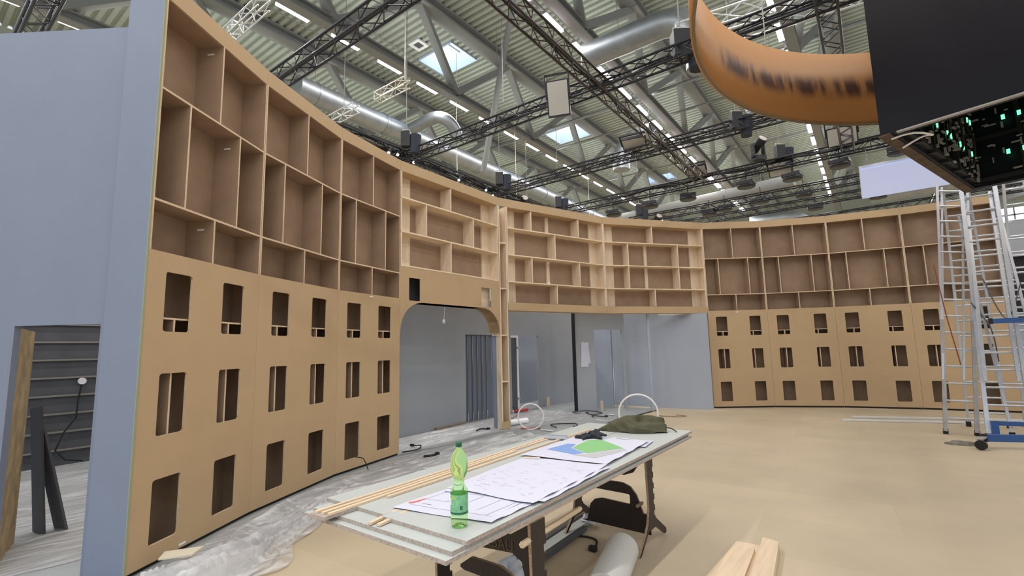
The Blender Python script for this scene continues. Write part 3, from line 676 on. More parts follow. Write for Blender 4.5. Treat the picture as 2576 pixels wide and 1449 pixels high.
# second doorway: bright wall behind and a white-framed door leaf
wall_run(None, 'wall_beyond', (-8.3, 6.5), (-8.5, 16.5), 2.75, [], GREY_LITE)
dr = struct(thing('door_2', '', '', (-7.36, 9.55, 0), 1.45)); del dr['label']; del dr['category']
f = MB(); f.edge = False; f.panel(0, 0.42, 0.02, 1.93, 0, 0.04, [(0.05, 0.36, 0.08, 1.87)]); f.build('door_frame', WHITE, dr)
MB().box(0.05, 0.015, 0.08, 0.36, 0.025, 1.87).build('door_pane', GREY_DARK, dr)
for z in (0.35, 1.62): MB().tube((0.39, -0.03, z), (0.39, 0.0, z), 0.035, 10).build('door_hinge', ALU, dr)
# notes taped to the partition
Ap = Vector((-6.09, 10.73)); dp = (Vector((-5.22, 11.80)) - Ap).normalized(); rp = math.atan2(dp.y, dp.x)
for k, (u, z, wd, hh, rot, lab) in enumerate(((0.14, 1.10, 0.20, 0.62, 0.05, 'long white paper sheet taped to the grey partition, front one'), (0.24, 1.17, 0.17, 0.52, -0.12, 'white paper sheet peeking out behind the longer one on the partition'))):
    o = MB().box(0, -0.004 + 0.003 * k, 0, wd, -0.002 + 0.003 * k, hh).build('paper_note', PAPER); o.location = (Ap.x + dp.x * u, Ap.y + dp.y * u, z); o.rotation_euler = (0, rot, rp)
    n_ = Vector((dp.y, -dp.x)); o.location.x += n_.x * 0.008; o.location.y += n_.y * 0.008; tag(o, lab, 'paper')
# timber blocks and sills seen in the corridor
for a, b, w_, h_, lab in (((-5.66, 11.14, 0.1), (-5.64, 11.16, 0.1), 0.05, 0.24, 'small upright pine block at the foot of the partition doorway'),
                          ((-7.30, 11.2, 0.1), (-7.28, 11.22, 0.1), 0.06, 0.26, 'small upright pine block at the far corridor end')):
    tag(MB().box(a[0], a[1], 0.006, a[0] + w_, a[1] + w_, h_).build('timber_block', PINE), lab, 'timber')
tag(MB().box(-5.75, 12.10, 0.006, -4.75, 12.15, 0.035).build('timber_lath', PINE_X), 'pine lath on the floor along the far light wall', 'lath')
tag(MB().beam((-7.2, 6.95, 0.03), (-7.3, 7.9, 0.03), 0.10, 0.04).build('wood_plank', mat('plank_old', (0.25, 0.2, 0.15), 0.8, noise=0.2, scale=10)), 'old plank lying on the corridor floor seen through the arch', 'plank')


# bulb hanging in the arch
hb = thing('pendant_bulb', 'small white bulb hanging on a cord inside the arch', 'bulb', (-6.9, 6.9, 2.17))
MB().lathe([(0.0, -0.05), (0.028, -0.03), (0.032, 0.0), (0.018, 0.04), (0.0, 0.05)]).build('bulb', WHITE, hb); MB().tube((0, 0, 0.05), (0.02, 0.04, 0.6), 0.004, 6).build('cord', WHITE, hb)

# ------------------------------------------------------------------ plastic film on the floor
def film(label, rows, nx, amp, seed, z0=0.012):
    """rows: list of (left point, right point) along the strip"""
    rnd = random.Random(seed); mb = MB(); R = []
    ph = [rnd.uniform(0, 6.28) for _ in range(8)]
    sub = 14; dense = []
    for i in range(len(rows) - 1):
        for k in range(sub):
            t = k / sub; a = [rows[i][s_][c] * (1 - t) + rows[i + 1][s_][c] * t for s_ in (0, 1) for c in (0, 1)]; dense.append(((a[0], a[1]), (a[2], a[3])))
    dense.append(rows[-1])
    for i, (l, r) in enumerate(dense):
        for j in range(nx + 1):
            t = j / nx; s = i * 0.12
            wob = 0.06 * math.sin(s * 1.3 + ph[0]) + 0.04 * math.sin(s * 3.1 + ph[1])
            v = t * 9 + wob * 6
            g1 = math.sin(v * 2.1 + ph[2] + 0.8 * math.sin(s * 0.7 + ph[3])); g2 = math.sin(v * 4.7 - s * 0.5 + ph[5] + math.sin(s * 0.9)); g3 = math.sin(v * 9 + s * 0.8 + ph[6])
            h = max(0, g1) ** 4 * (0.55 + 0.45 * math.sin(s * 0.8 + ph[4])) + 0.35 * max(0, g2) ** 3 + 0.04 * abs(g3)
            edge = min(1, 4 * t, 4 * (1 - t))
            x = l[0] + (r[0] - l[0]) * t + (wob * 0.8 if t > 0.9 else 0); y = l[1] + (r[1] - l[1]) * t + 0.03 * math.sin(v * 3 + s)
            R.append((x, y, z0 + amp * max(0, h) * edge))
    n = nx + 1
    mb.add(R, [(i * n + j, i * n + j + 1, (i + 1) * n + j + 1, (i + 1) * n + j) for i in range(len(dense) - 1) for j in range(nx)], True)
    return tag(mb.build('plastic_film', FILM), label, 'plastic film')
film('wrinkled clear plastic film along the foot of the curved wall up to the column',
     [((-4.40, 1.0), (-3.6, 1.2)), ((-4.54, 1.5), (-3.65, 1.7)), ((-4.92, 2.1), (-4.15, 2.25)), ((-5.27, 2.8), (-4.45, 2.9)), ((-5.57, 3.5), (-4.55, 3.5)), ((-5.77, 4.2), (-4.6, 4.3)), ((-5.92, 5.0), (-4.65, 5.2)), ((-5.9, 6.0), (-4.7, 6.4)), ((-5.8, 7.2), (-4.8, 7.6))], 90, 0.07, 3)
film('clear plastic film covering the corridor floor behind the arch', [((-7.05, 3.6), (-6.15, 4.2)), ((-7.1, 5.2), (-6.05, 5.2)), ((-7.15, 6.2), (-6.0, 6.2)), ((-7.2, 7.2), (-5.95, 7.25)), ((-7.3, 8.3), (-5.8, 8.3)), ((-7.3, 9.4), (-5.3, 9.2)), ((-7.3, 10.4), (-5.5, 10.4))], 34, 0.05, 5)
film('heap of bunched clear plastic film on the tan floor left of the table', [((-4.35, 1.3), (-3.75, 1.2)), ((-4.35, 1.7), (-3.62, 1.6)), ((-4.45, 2.1), (-3.72, 1.95)), ((-4.65, 2.5), (-4.05, 2.3)), ((-4.9, 2.95), (-4.4, 2.85)), ((-5.0, 3.3), (-4.6, 3.3))], 60, 0.15, 9, 0.02)
film('clear plastic film on the floor inside the left doorway', [((-9.9, 0.4), (-5.2, -0.3)), ((-9.9, 1.2), (-5.2, 0.5)), ((-9.9, 2.0), (-5.3, 1.2)), ((-9.9, 3.2), (-6.0, 2.0)), ((-9.9, 4.1), (-6.4, 3.3))], 60, 0.04, 12)
tag(MB().prism([(-4.52, 1.50), (-4.40, 1.42), (-4.28, 1.60), (-4.38, 1.72)], 0.10, 0.112, 'xy').build('scrap_board', mat('scrap_cream', (0.72, 0.66, 0.52), 0.7)), 'cream scrap board lying on the plastic film at the near left', 'scrap board')

# ------------------------------------------------------------------ worktable
# stacked boards (each one a thing), along y
def board(x0, y0, x1, y1, z, label, rz=0.0, name='table_board', hts=0.018):
    t = thing(name, label, 'board', ((x0 + x1) / 2, (y0 + y1) / 2, z), rz, 'grey chipboards stacked on the trestles')
    a, b = (x1 - x0) / 2, (y1 - y0) / 2
    mb = MB(); mb.hex([(-a, -b, 0), (a, -b, 0), (a, b, 0), (-a, b, 0), (-a, -b, hts), (a, -b, hts), (a, b, hts), (-a, b, hts)]); mb.mi = [0, 0, 1, 1, 1, 1]
    mb.build('board', [TABLETOP, CHIP], t); return t
board(-2.50, 1.46, -1.445, 4.63, 0.745, 'lowest grey board of the table stack', -0.005)
board(-2.49, 1.50, -1.47, 4.66, 0.7635, 'second grey board of the table stack, slightly shifted', 0.004)
board(-2.52, 1.60, -2.02, 4.66, 0.782, 'upper grey board on the far left side of the table carrying the laths', 0.0)
board(-2.015, 1.58, -1.45, 4.68, 0.782, 'upper grey board on the right side of the table under the bottle', -0.002)
tag(MB().box(-2.36, 1.41, 0.783, -2.24, 1.60, 0.7995).build('offcut_strip', [CHIP]), 'short chipboard offcut sticking out at the near left table corner', 'offcut')
# trestles
LET = []
def trestle(y, cx, near, label):
    t = thing('trestle', label, 'trestle', (cx, y, 0), 0, 'dark plywood trestles under the table')
    th = 0.018
    def prism2(outl, t0, t1, plane, name):
        mb = MB(); mb.prism(outl, t0, t1, plane); n = len(outl); mb.mi = [0, 0] + [1] * n; return mb.build(name, [PLY_DARK, PLY_EDGE], t)
    # two uprights in the y-z plane with spreading feet and notched outer edge
    for s in (-1, 1):
        x = s * 0.335
        o = [(-0.30, 0.0), (-0.26, 0.0), (-0.09, 0.13), (0.07, 0.13), (0.25, 0.02), (0.29, 0.02), (0.29, 0.055), (0.07, 0.20)]
        for k in range(5):
            z = 0.22 + k * 0.085; o += [(0.065, z), (0.045, z), (0.045, z + 0.04), (0.065, z + 0.04)]
        o += [(0.06, 0.73), (-0.07, 0.73), (-0.055, 0.30), (-0.09, 0.19), (-0.16, 0.11)]
        prism2(o, x - th / 2, x + th / 2, 'yz', 'upright')
    # lower web with a handle slot
    body = [(-0.30, 0.09), (0.33, 0.08), (0.33, 0.235), (0.27, 0.235), (0.22, 0.37), (0.17, 0.43), (0.10, 0.455), (-0.11, 0.455), (-0.19, 0.40), (-0.19, 0.385),
            (-0.16, 0.375), (0.15, 0.37), (0.16, 0.36), (0.16, 0.30), (0.15, 0.29), (-0.10, 0.30), (-0.17, 0.28), (-0.21, 0.24), (-0.25, 0.10)]
    prism2(body, -0.009, 0.009, 'xz', 'web')
    if near:
        up = [(-0.33, 0.52), (-0.02, 0.525), (0.18, 0.54), (0.24, 0.51), (0.255, 0.45), (0.285, 0.44), (0.31, 0.235), (0.33, 0.235), (0.33, 0.73), (-0.33, 0.73)]
    else:
        up = [(-0.33, 0.54), (-0.28, 0.53), (0.12, 0.52), (0.20, 0.55), (0.235, 0.60), (0.24, 0.66), (0.33, 0.67), (0.33, 0.73), (-0.33, 0.73)]
    prism2(up, -0.009, 0.009, 'xz', 'cross_board')
    if near:
        cu = bpy.data.curves.new('lettering', 'FONT'); cu.body = 'MESSEBAU'; cu.size = 0.075; cu.extrude = 0.001; cu.space_character = 1.05
        o = bpy.data.objects.new('lettering', cu); COL.objects.link(o); cu.materials.append(mat('letter_engraved', (0.10, 0.07, 0.045), 0.7)); o.parent = t
        o.location = (-0.17, -0.0115, 0.546); o.rotation_euler = (PI / 2, 0, 0); LET.append(o); o['label'] = 'engraved lettering partly hidden by the table edge'
    MB().tube((0.24, -0.05, 0.42 if near else 0.3), (0.24, 0.05, 0.42 if near else 0.3), 0.014, 8).build('peg', PLY_EDGE, t)
    return t
trestle(2.12, -1.80, True, 'near dark plywood trestle with engraved letters under the table')
trestle(3.93, -1.92, False, 'far dark plywood trestle with handle slot under the table')
for y0, y1, x, lab in ((1.9, 2.66, -1.50, 'short pine batten under the right table edge above the near trestle'), (2.05, 3.2, -2.3, 'pine batten under the left table edge')):
    tag(MB().beam((x, y0, 0.737), (x, y1, 0.737), 0.07, 0.016).build('pine_batten', PINE_Y), lab, 'batten')
tag(MB().tube((-1.46, 1.98, 0.655), (-1.57, 2.75, 0.60), 0.016, 6).build('pine_stick', PINE_Y), 'loose pine stick poking through the near trestle', 'stick')
# laths on the table
for k, (a, b, lab) in enumerate((((-2.33, 1.42, 0.806), (-2.41, 3.68, 0.806), 'leftmost long pine lath on the table'), ((-2.285, 1.43, 0.806), (-2.375, 3.66, 0.806), 'second long pine lath from the left on the table'),
                       ((-2.245, 1.44, 0.806), (-2.325, 3.10, 0.806), 'third long pine lath from the left on the table'),
                       ((-2.22, 1.78, 0.807), (-2.285, 4.25, 0.806), 'long pine lath set further back beside the plans'),
                       ((-2.00, 1.50, 0.790), (-2.03, 1.735, 0.797), 'short pine lath end under the near plan, left one'), ((-1.95, 1.51, 0.790), (-1.975, 1.74, 0.797), 'short pine lath end under the near plan, right one'))):
    tag(MB().beam(a, b, 0.022, 0.011).build('pine_lath', PINE_Y), lab, 'lath', 'pine laths on the table')
pf = thing('metal_channel', 'short grey metal channel piece lying across the laths on the table', 'metal profile', (-2.40, 3.62, 0.8125), 0.25)
mb = MB(); mb.box(0, 0, 0, 0.2, 0.05, 0.003); mb.box(0, 0, 0, 0.2, 0.003, 0.028); mb.box(0, 0.047, 0, 0.2, 0.05, 0.028); mb.build('profile', ALU, pf)
# plans
def sheet(pts, z, label, n=16, amp=0.006, seed=1, ink=None, colours=()):
    t = thing('plan_sheet', label, 'plan', (0, 0, 0), 0, 'paper plans on the table')
    rnd = random.Random(seed); p = [rnd.uniform(0, 6) for _ in range(6)]
    def H(u, v): return z + amp * (0.5 + 0.25 * math.sin(u * 5 + p[0]) * math.sin(v * 4 + p[1]) + 0.25 * math.sin(u * 9 + v * 6 + p[2])) + (0.006 * math.sin(v * 12 + p[3]) ** 2 if u > 0.93 else 0)
    def P(u, v, dz=0.0):
        a = [pts[0][c] * (1 - u) * (1 - v) + pts[1][c] * u * (1 - v) + pts[2][c] * u * v + pts[3][c] * (1 - u) * v for c in (0, 1)]
        return (a[0], a[1], H(u, v) + dz)
    V = [P(i / n, j / n) for i in range(n + 1) for j in range(n + 1)]
    mb = MB(); mb.add(V, [(i * (n + 1) + j, (i + 1) * (n + 1) + j, (i + 1) * (n + 1) + j + 1, i * (n + 1) + j + 1) for i in range(n) for j in range(n)], True)
    mb.build('paper', PAPER, t)
    if ink:
        lb = MB()
        for (u0, v0, u1, v1, wd) in ink:
            k = max(1, int(max(abs(u1 - u0), abs(v1 - v0)) * 16))
            for q in range(k):
                a = P(u0 + (u1 - u0) * q / k, v0 + (v1 - v0) * q / k, 0.0012); b = P(u0 + (u1 - u0) * (q + 1) / k, v0 + (v1 - v0) * (q + 1) / k, 0.0012)
                d = Vector((b[0] - a[0], b[1] - a[1], 0)); nn = Vector((-d.y, d.x, 0)).normalized() * wd / 2
                A_, B_ = Vector(a), Vector(b); lb.add([A_ - nn, B_ - nn, B_ + nn, A_ + nn], [(0, 1, 2, 3)])
        lb.build('drawing', INK, t)
    for nm, cc, poly in colours:
        us = [q[0] for q in poly]; vs = [q[1] for q in poly]
        def inside(u, v):
            c = False
            for i in range(len(poly)):
                (x1, y1), (x2, y2) = poly[i], poly[i - 1]
                if (y1 > v) != (y2 > v) and u < (x2 - x1) * (v - y1) / (y2 - y1) + x1: c = not c
            return c
        cb = MB(); u0, u1, v0, v1 = min(us), max(us), min(vs), max(vs); K = 64
        for i in range(K):
            for j in range(K):
                a, b = u0 + (u1 - u0) * i / K, u0 + (u1 - u0) * (i + 1) / K; c_, d_ = v0 + (v1 - v0) * j / K, v0 + (v1 - v0) * (j + 1) / K
                if inside((a + b) / 2, (c_ + d_) / 2): cb.add([P(a, c_, 0.001), P(b, c_, 0.001), P(b, d_, 0.001), P(a, d_, 0.001)], [(0, 1, 2, 3)])
        cb.build(nm, cc, t)
    return t
rnd = random.Random(4)
ink1 = [(0.08, 0.12, 0.92, 0.12, 0.002), (0.08, 0.12, 0.08, 0.9, 0.002), (0.08, 0.3, 0.5, 0.3, 0.002), (0.5, 0.12, 0.5, 0.6, 0.002), (0.3, 0.3, 0.3, 0.8, 0.002), (0.3, 0.55, 0.85, 0.55, 0.002), (0.7, 0.2, 0.7, 0.75, 0.002), (0.85, 0.12, 0.85, 0.9, 0.002), (0.12, 0.8, 0.6, 0.8, 0.002), (0.9, 0.3, 0.9, 0.6, 0.004), (0.15, 0.18, 0.25, 0.18, 0.004), (0.6, 0.7, 0.8, 0.72, 0.003)]
sheet([(-2.06, 1.68), (-1.49, 1.79), (-1.49, 2.42), (-2.06, 2.30)], 0.803, 'nearest white floor plan with drawn rooms and a red mark, under the bottle edge', 18, 0.006, 2, ink1,
      [('red_mark', mat('red_ink', (0.75, 0.16, 0.09), 0.7), [(0.02, 0.16), (0.05, 0.13), (0.09, 0.2), (0.08, 0.30), (0.06, 0.30), (0.05, 0.2)])])
ink2 = [(a, b, a + rnd.uniform(0.01, 0.07), b + rnd.uniform(-0.02, 0.02), 0.0022) for a, b in [(rnd.uniform(0.08, 0.9), rnd.uniform(0.08, 0.9)) for _ in range(70)]]
sheet([(-2.05, 2.07), (-1.47, 2.10), (-1.50, 3.02), (-2.13, 2.95)], 0.811, 'largest white plan sheet in the middle of the table, full of faint marks', 22, 0.007, 5, ink2)
sheet([(-2.03, 2.02), (-1.44, 2.16), (-1.475, 3.00), (-2.08, 2.9)], 0.807, 'white sheet mostly hidden under the large middle plan, edge showing', 16, 0.005, 8)
GRN = mat('plan_green', (0.23, 0.50, 0.20), 0.7); BLU = mat('plan_blue', (0.20, 0.33, 0.66), 0.7); PGR = mat('plan_grey', (0.48, 0.48, 0.50), 0.7)
sheet([(-2.20, 2.98), (-1.52, 3.04), (-1.57, 3.93), (-2.20, 3.86)], 0.812, 'far plan sheet printed with green, blue and grey areas', 20, 0.006, 11, None,
      [('green_area', GRN, [(0.33, 0.45), (0.62, 0.28), (0.86, 0.62), (0.42, 0.90), (0.28, 0.82), (0.30, 0.62)]),
       ('blue_area', BLU, [(0.12, 0.28), (0.52, 0.20), (0.58, 0.29), (0.32, 0.43), (0.26, 0.6), (0.16, 0.6)]),
       ('grey_area', PGR, [(0.52, 0.18), (0.80, 0.15), (0.94, 0.55), (0.88, 0.6), (0.64, 0.27)])])
sheet([(-1.9, 3.82), (-1.52, 3.72), (-1.56, 4.0), (-1.92, 4.0)], 0.805, 'small white sheet with dark line sticking out at the far end of the plans', 8, 0.004, 13, [(0.1, 0.8, 0.9, 0.75, 0.012), (0.85, 0.2, 0.85, 0.75, 0.008)])
tag(MB().beam((-2.10, 2.90, 0.823), (-1.99, 2.94, 0.823), 0.010, 0.006).build('pencil', PINE_X), 'thin brown pencil lying where two plans meet', 'pencil')
# bottle
bt = thing('bottle', 'green transparent plastic bottle with dark green cap on the table', 'bottle', (-1.597, 1.690, 0.801))
prof = [(0.0, 0.006), (0.020, 0.012), (0.030, 0.0), (0.038, 0.004), (0.042, 0.02), (0.0435, 0.05), (0.0435, 0.15), (0.041, 0.166), (0.028, 0.185), (0.0245, 0.20), (0.027, 0.215), (0.039, 0.235), (0.043, 0.25), (0.0435, 0.275), (0.042, 0.30), (0.033, 0.325), (0.018, 0.345), (0.013, 0.352), (0.013, 0.368)]
MB().lathe([(r * 0.92, z * 0.985) for r, z in prof], n=32).build('bottle_body', PET, bt)
MB().lathe([(0.0406, 0.058), (0.0407, 0.060), (0.0407, 0.143), (0.0406, 0.145)], n=32).build('bottle_label', LABEL, bt)
MB().lathe([(0.0409, 0.062), (0.0410, 0.070)], n=32).build('label_stripe', CAP, bt)
for a0, a1, z0, z1, mt_, nm in ((-1.75, -1.25, 0.128, 0.137, mat('label_yellow', (0.62, 0.52, 0.06), 0.5), 'label_mark'), (-2.25, -1.85, 0.098, 0.128, WHITE, 'label_mark'), (-0.75, -0.45, 0.082, 0.098, CAP, 'label_mark')):
    lm = MB(); q = [(0.0412 * math.cos(a0 + (a1 - a0) * i / 6), 0.0412 * math.sin(a0 + (a1 - a0) * i / 6)) for i in range(7)]
    lm.add([(x, y, z0) for x, y in q] + [(x, y, z1) for x, y in q], [(i, i + 1, i + 8, i + 7) for i in range(6)], True); lm.build(nm, mt_, bt)
MB().lathe([(0.0, 0.373), (0.0135, 0.373), (0.0145, 0.370), (0.0145, 0.352), (0.012, 0.352)], n=24).build('cap', CAP, bt)
# cloth helper: lumpy blob
def blob(name, c, r, mat_, seed, label, cat, lumps=(3, 5), flat=0.5, nx=40, ny=18, fold=0.12, twist=0.0):
    rnd = random.Random(seed); ph = [rnd.uniform(0, 6) for _ in range(6)]; V = []
    for j in range(ny + 1):
        th = PI / 2 * j / ny
        for i in range(nx):
            a = 2 * PI * i / nx
            k = 1 + fold * math.sin(lumps[0] * a + ph[0] + 2 * th) + fold * 0.7 * math.sin(lumps[1] * a + ph[1] - 3 * th) + fold * 0.3 * math.sin(11 * a + ph[2] + 5 * th)
            rr = max(0.0, math.cos(th)) ** 0.6 * k; h = math.sin(th) * (1 + 0.25 * math.sin(a * 2 + ph[3])) + 0.10 * math.sin(5 * a + 9 * th + ph[4]) * math.cos(th)
            V.append((c[0] + r[0] * rr * math.cos(a + twist), c[1] + r[1] * rr * math.sin(a + twist), c[2] + max(0.0, r[2] * h)))
    mb = MB(); mb.add(V, [(j * nx + i, j * nx + (i + 1) % nx, (j + 1) * nx + (i + 1) % nx, (j + 1) * nx + i) for j in range(ny) for i in range(nx)], True)
    mb.add([V[i] for i in range(nx)], [tuple(range(nx))[::-1]])
    return mb
bg = thing('cloth_bag', 'olive green crumpled cloth bag lying at the far end of the table', 'bag')
b_ = blob('b', (0, 0, 0), (0.27, 0.15, 0.115), OLIVE, 6, '', '', (3, 5), nx=72, ny=30, fold=0.09); o = b_.build('bag_body', OLIVE, bg); o.location = (-1.86, 4.44, 0.802); o.rotation_euler = (0, 0, 0.5)
MB().path([(-2.02, 4.36, 0.835), (-2.12, 4.31, 0.828), (-2.20, 4.27, 0.812)], [0.06, 0.035, 0.008], 10).build('bag_flap', OLIVE, bg)
MB().path([(-1.66, 4.52, 0.84), (-1.60, 4.55, 0.83), (-1.56, 4.55, 0.812), (-1.54, 4.52, 0.808)], 0.006, 8).build('cord', OLIVE, bg)
gl = thing('work_gloves', 'pair of black crumpled work gloves lying on the plans', 'gloves')
blob('g', (-2.03, 3.85, 0.822), (0.075, 0.05, 0.045), GLOVE, 5, '', '', (3, 5), fold=0.18).build('glove_palm', GLOVE, gl)
blob('g', (-2.09, 3.80, 0.822), (0.06, 0.045, 0.03), GLOVE, 8, '', '', (3, 4), fold=0.2).build('glove_palm', GLOVE, gl)
for a, b, c_ in (((-2.02, 3.86, 0.85), (-2.03, 3.88, 0.875), (-2.0, 3.90, 0.872)), ((-1.99, 3.84, 0.84), (-1.95, 3.85, 0.85), (-1.92, 3.87, 0.84)), ((-2.10, 3.77, 0.83), (-2.14, 3.75, 0.832), (-2.16, 3.74, 0.826)),
                 ((-2.06, 3.76, 0.83), (-2.07, 3.72, 0.83), (-2.05, 3.70, 0.826)), ((-1.98, 3.82, 0.83), (-1.95, 3.80, 0.832), (-1.93, 3.79, 0.828))):
    MB().path([a, b, c_], [0.016, 0.014, 0.009], 8).build('finger', GLOVE, gl)

# ------------------------------------------------------------------ things on the floor around the table
rl = thing('paper_roll', 'thick white roll lying on the floor beside the near trestle', 'roll', (0, 0, 0))
MB().tube((-1.46, 2.80, 0.118), (-1.63, 3.46, 0.118), 0.115, 28).build('roll_body', mat('roll_white', (0.60, 0.60, 0.58), 0.3), rl)
MB().tube((-1.455, 2.78, 0.118), (-1.46, 2.80, 0.118), 0.04, 16).build('core', PLY_EDGE, rl)
tag(MB().prism([(-1.36, 3.30), (-1.50, 2.8), (-1.25, 2.8), (-1.19, 3.32)], 0.0, 0.05, 'xy').build('white_box', mat('box_white', (0.62, 0.64, 0.62), 0.5)), 'flat white box next to the roll on the floor', 'box')
for pts, z0, z1, lab in (([(-1.09, 3.2), (-0.80, 3.2), (-0.84, 4.305), (-1.035, 4.295)], 0.0, 0.035, 'widest pine board lying lowest in the stack on the floor'),
                         ([(-1.0, 3.2), (-0.82, 3.2), (-0.875, 4.15), (-0.975, 4.14)], 0.0355, 0.06, 'short pine board lying on top of the widest one'),
                         ([(-0.775, 3.2), (-0.64, 3.2), (-0.745, 4.375), (-0.865, 4.41)], 0.0, 0.065, 'thick pine beam at the right of the boards on the floor')):
    tag(MB().prism(pts, z0, z1, 'xy').build('pine_board', PINE_Y), lab, 'board', 'pine boards on the floor')
tg = thing('metal_track', 'long grey metal track lying under the table', 'metal profile', (0, 0, 0))
mb = MB(); mb.beam((-2.22, 2.2, 0.02), (-2.28, 4.25, 0.02), 0.10, 0.03); mb.build('base_strip', mat('track_grey', (0.45, 0.47, 0.47), 0.5), tg)
mb = MB(); mb.beam((-2.30, 2.6, 0.05), (-2.37, 4.35, 0.05), 0.03, 0.06); mb.build('side_rail', ALU_DULL, tg)
mb = MB(); mb.beam((-2.14, 2.9, 0.03), (-2.18, 3.9, 0.03), 0.035, 0.035); mb.build('side_rail', GREY_DARK, tg)
for k in range(3):
    blob('p', ((-2.15, 2.70, 0.04), (-2.2, 4.1, 0.04), (-2.0, 2.55, 0.01))[k], (0.13, 0.10, 0.12) if k == 0 else (0.08, 0.08, 0.05), WHITE, 20 + k, '', '', (4, 7), fold=0.25)
tag(blob('p', (-2.05, 2.62, 0.05), (0.12, 0.12, 0.16), WHITE, 20, '', '', (4, 7), nx=22, ny=9, fold=0.25).build('crumpled_wrap', mat('wrap', (0.68, 0.70, 0.78), 0.4)), 'crumpled white plastic wrap under the near trestle', 'plastic wrap')
tag(blob('p', (-2.2, 4.05, 0.04), (0.07, 0.07, 0.06), WHITE, 22, '', '', (4, 7), nx=22, ny=9, fold=0.25).build('crumpled_wrap', WHITE), 'small crumpled white wrap on the metal track by the far trestle', 'plastic wrap')
def cable(pts, r, label, plug=True, mt=RUBBER, cat='cable'):
    t = thing('floor_cable', label, cat); P_ = []
    for i in range(len(pts) - 1):
        for k in range(6):
            t_ = k / 6; p0 = pts[max(0, i - 1)]; p1 = pts[i]; p2 = pts[i + 1]; p3 = pts[min(len(pts) - 1, i + 2)]
            P_.append(tuple(0.5 * (2 * p1[c] + (p2[c] - p0[c]) * t_ + (2 * p0[c] - 5 * p1[c] + 4 * p2[c] - p3[c]) * t_ ** 2 + (3 * p1[c] - p0[c] - 3 * p2[c] + p3[c]) * t_ ** 3) for c in range(3)))
    P_.append(pts[-1]); MB().path(P_, r, 7).build('cord', mt, t)
    if plug: MB().cbox((pts[-1][0], pts[-1][1], pts[-1][2] + 0.012), (0.06, 0.04, 0.035)).build('plug', mt, t)
    return t
cable([(-2.32, 3.1, 0.03), (-2.25, 3.5, 0.012), (-2.17, 3.74, 0.012), (-2.0, 3.75, 0.012), (-1.93, 3.56, 0.012)], 0.008, 'black power cable with plug curling under the table')
cable([(-6.0, 5.08, 0.05), (-5.95, 5.35, 0.05), (-6.15, 5.6, 0.05), (-6.25, 5.5, 0.05)], 0.010, 'black cable with plug on the floor right of the last left brown panel')
cable([(-5.72, 4.05, 0.20), (-5.62, 4.1, 0.18), (-5.58, 4.15, 0.03)], 0.006, 'thin cord hanging out of the low window next to the arch', False)
cable([(-5.45, 5.02, 0.06), (-5.40, 5.1, 0.06), (-5.35, 5.2, 0.07)], 0.018, 'small black plug lying on the plastic film', True)
cable([(-5.75, 10.35, 0.02), (-6.1, 10.5, 0.02), (-5.9, 10.9, 0.02), (-5.4, 10.7, 0.02), (-5.5, 10.35, 0.02), (-5.7, 10.5, 0.02)], 0.012, 'coiled grey cable in front of the partition with notes', True, GREY_DARK)
cable([(-4.1, 10.9, 0.012), (-3.7, 10.95, 0.012), (-3.55, 11.15, 0.012), (-3.8, 11.2, 0.012)], 0.010, 'short brown hooked strap on the tan floor right of the pole', False, PLY_EDGE, 'strap')
cable([(-5.2, 8.3, 0.03), (-5.5, 8.6, 0.03), (-5.1, 8.9, 0.03), (-4.9, 8.5, 0.03)], 0.010, 'black cable with round end on the film right of the column', True)
cable([(-5.2, 9.9, 0.03), (-5.35, 10.1, 0.03), (-5.0, 10.1, 0.03)], 0.010, 'short dark cable lying before the corridor, middle', True)
cable([(-6.28, 7.15, 0.05), (-6.35, 7.35, 0.05), (-6.2, 7.4, 0.05)], 0.015, 'small black cable piece at the left foot of the column', True)
cable([(-5.9, 7.78, 0.45), (-5.8, 7.86, 0.38), (-5.86, 7.92, 0.28), (-6.02, 7.86, 0.18)], 0.006, 'thin dark wire looping out of the lowest column compartment', False)
# white hose rings
def ring(c, r, tilt, rz, tr, label):
    mb = MB(); pts = []
    for k in range(33):
        a = 2 * PI * k / 32; p = Vector((r * math.cos(a), 0, r * math.sin(a))); p.rotate(Matrix.Rotation(tilt, 3, 'X')); p.rotate(Matrix.Rotation(rz, 3, 'Z')); pts.append(Vector(c) + p)
    mb.path(pts, tr, 8); return tag(mb.build('hose_ring', WHITE), label, 'hose')
ring((-3.63, 8.65, 0.36), 0.35, 0.15, 0.4, 0.017, 'white hose loop standing behind the olive bag')
ring((-5.57, 7.95, 0.26), 0.25, 0.1, 0.55, 0.014, 'white hose loop standing right of the shelf column')
tag(MB().beam((-5.75, 7.85, 0.03), (-5.45, 8.1, 0.03), 0.03, 0.02).build('clamp_bar', RED), 'red clamp bar on the floor in the white hose loop', 'clamp')
tag(MB().tube((-7.3, 9.75, 0.06), (-7.2, 10.15, 0.06), 0.035, 10).build('red_tool', RED), 'dark red hand tool on the corridor floor right of the white door', 'tool')
tag(MB().tube((-6.25, 7.95, 0.08), (-6.05, 8.5, 0.08), 0.06, 14).build('film_roll', WHITE), 'small white roll of film behind the shelf column', 'roll')
for k, (x, y, w_, d_) in enumerate(((-5.0, 9.6, 0.25, 0.03), (-4.85, 8.0, 0.2, 0.08), (-5.1, 10.4, 0.12, 0.12), (-5.35, 7.95, 0.28, 0.05))):
    tag(MB().prism([(x, y), (x + w_, y + 0.02), (x + w_ - 0.03, y + d_), (x + 0.02, y + d_)], 0.02, 0.03, 'xy').build('paper_scrap', WHITE), ('white thin strip of scrap on the grey floor, nearest the pole', 'white crumpled scrap nearest the column on the film', 'white square scrap on the grey floor by the partition', 'long white scrap on the film right of the column')[k], 'scrap', 'white scraps on the floor')
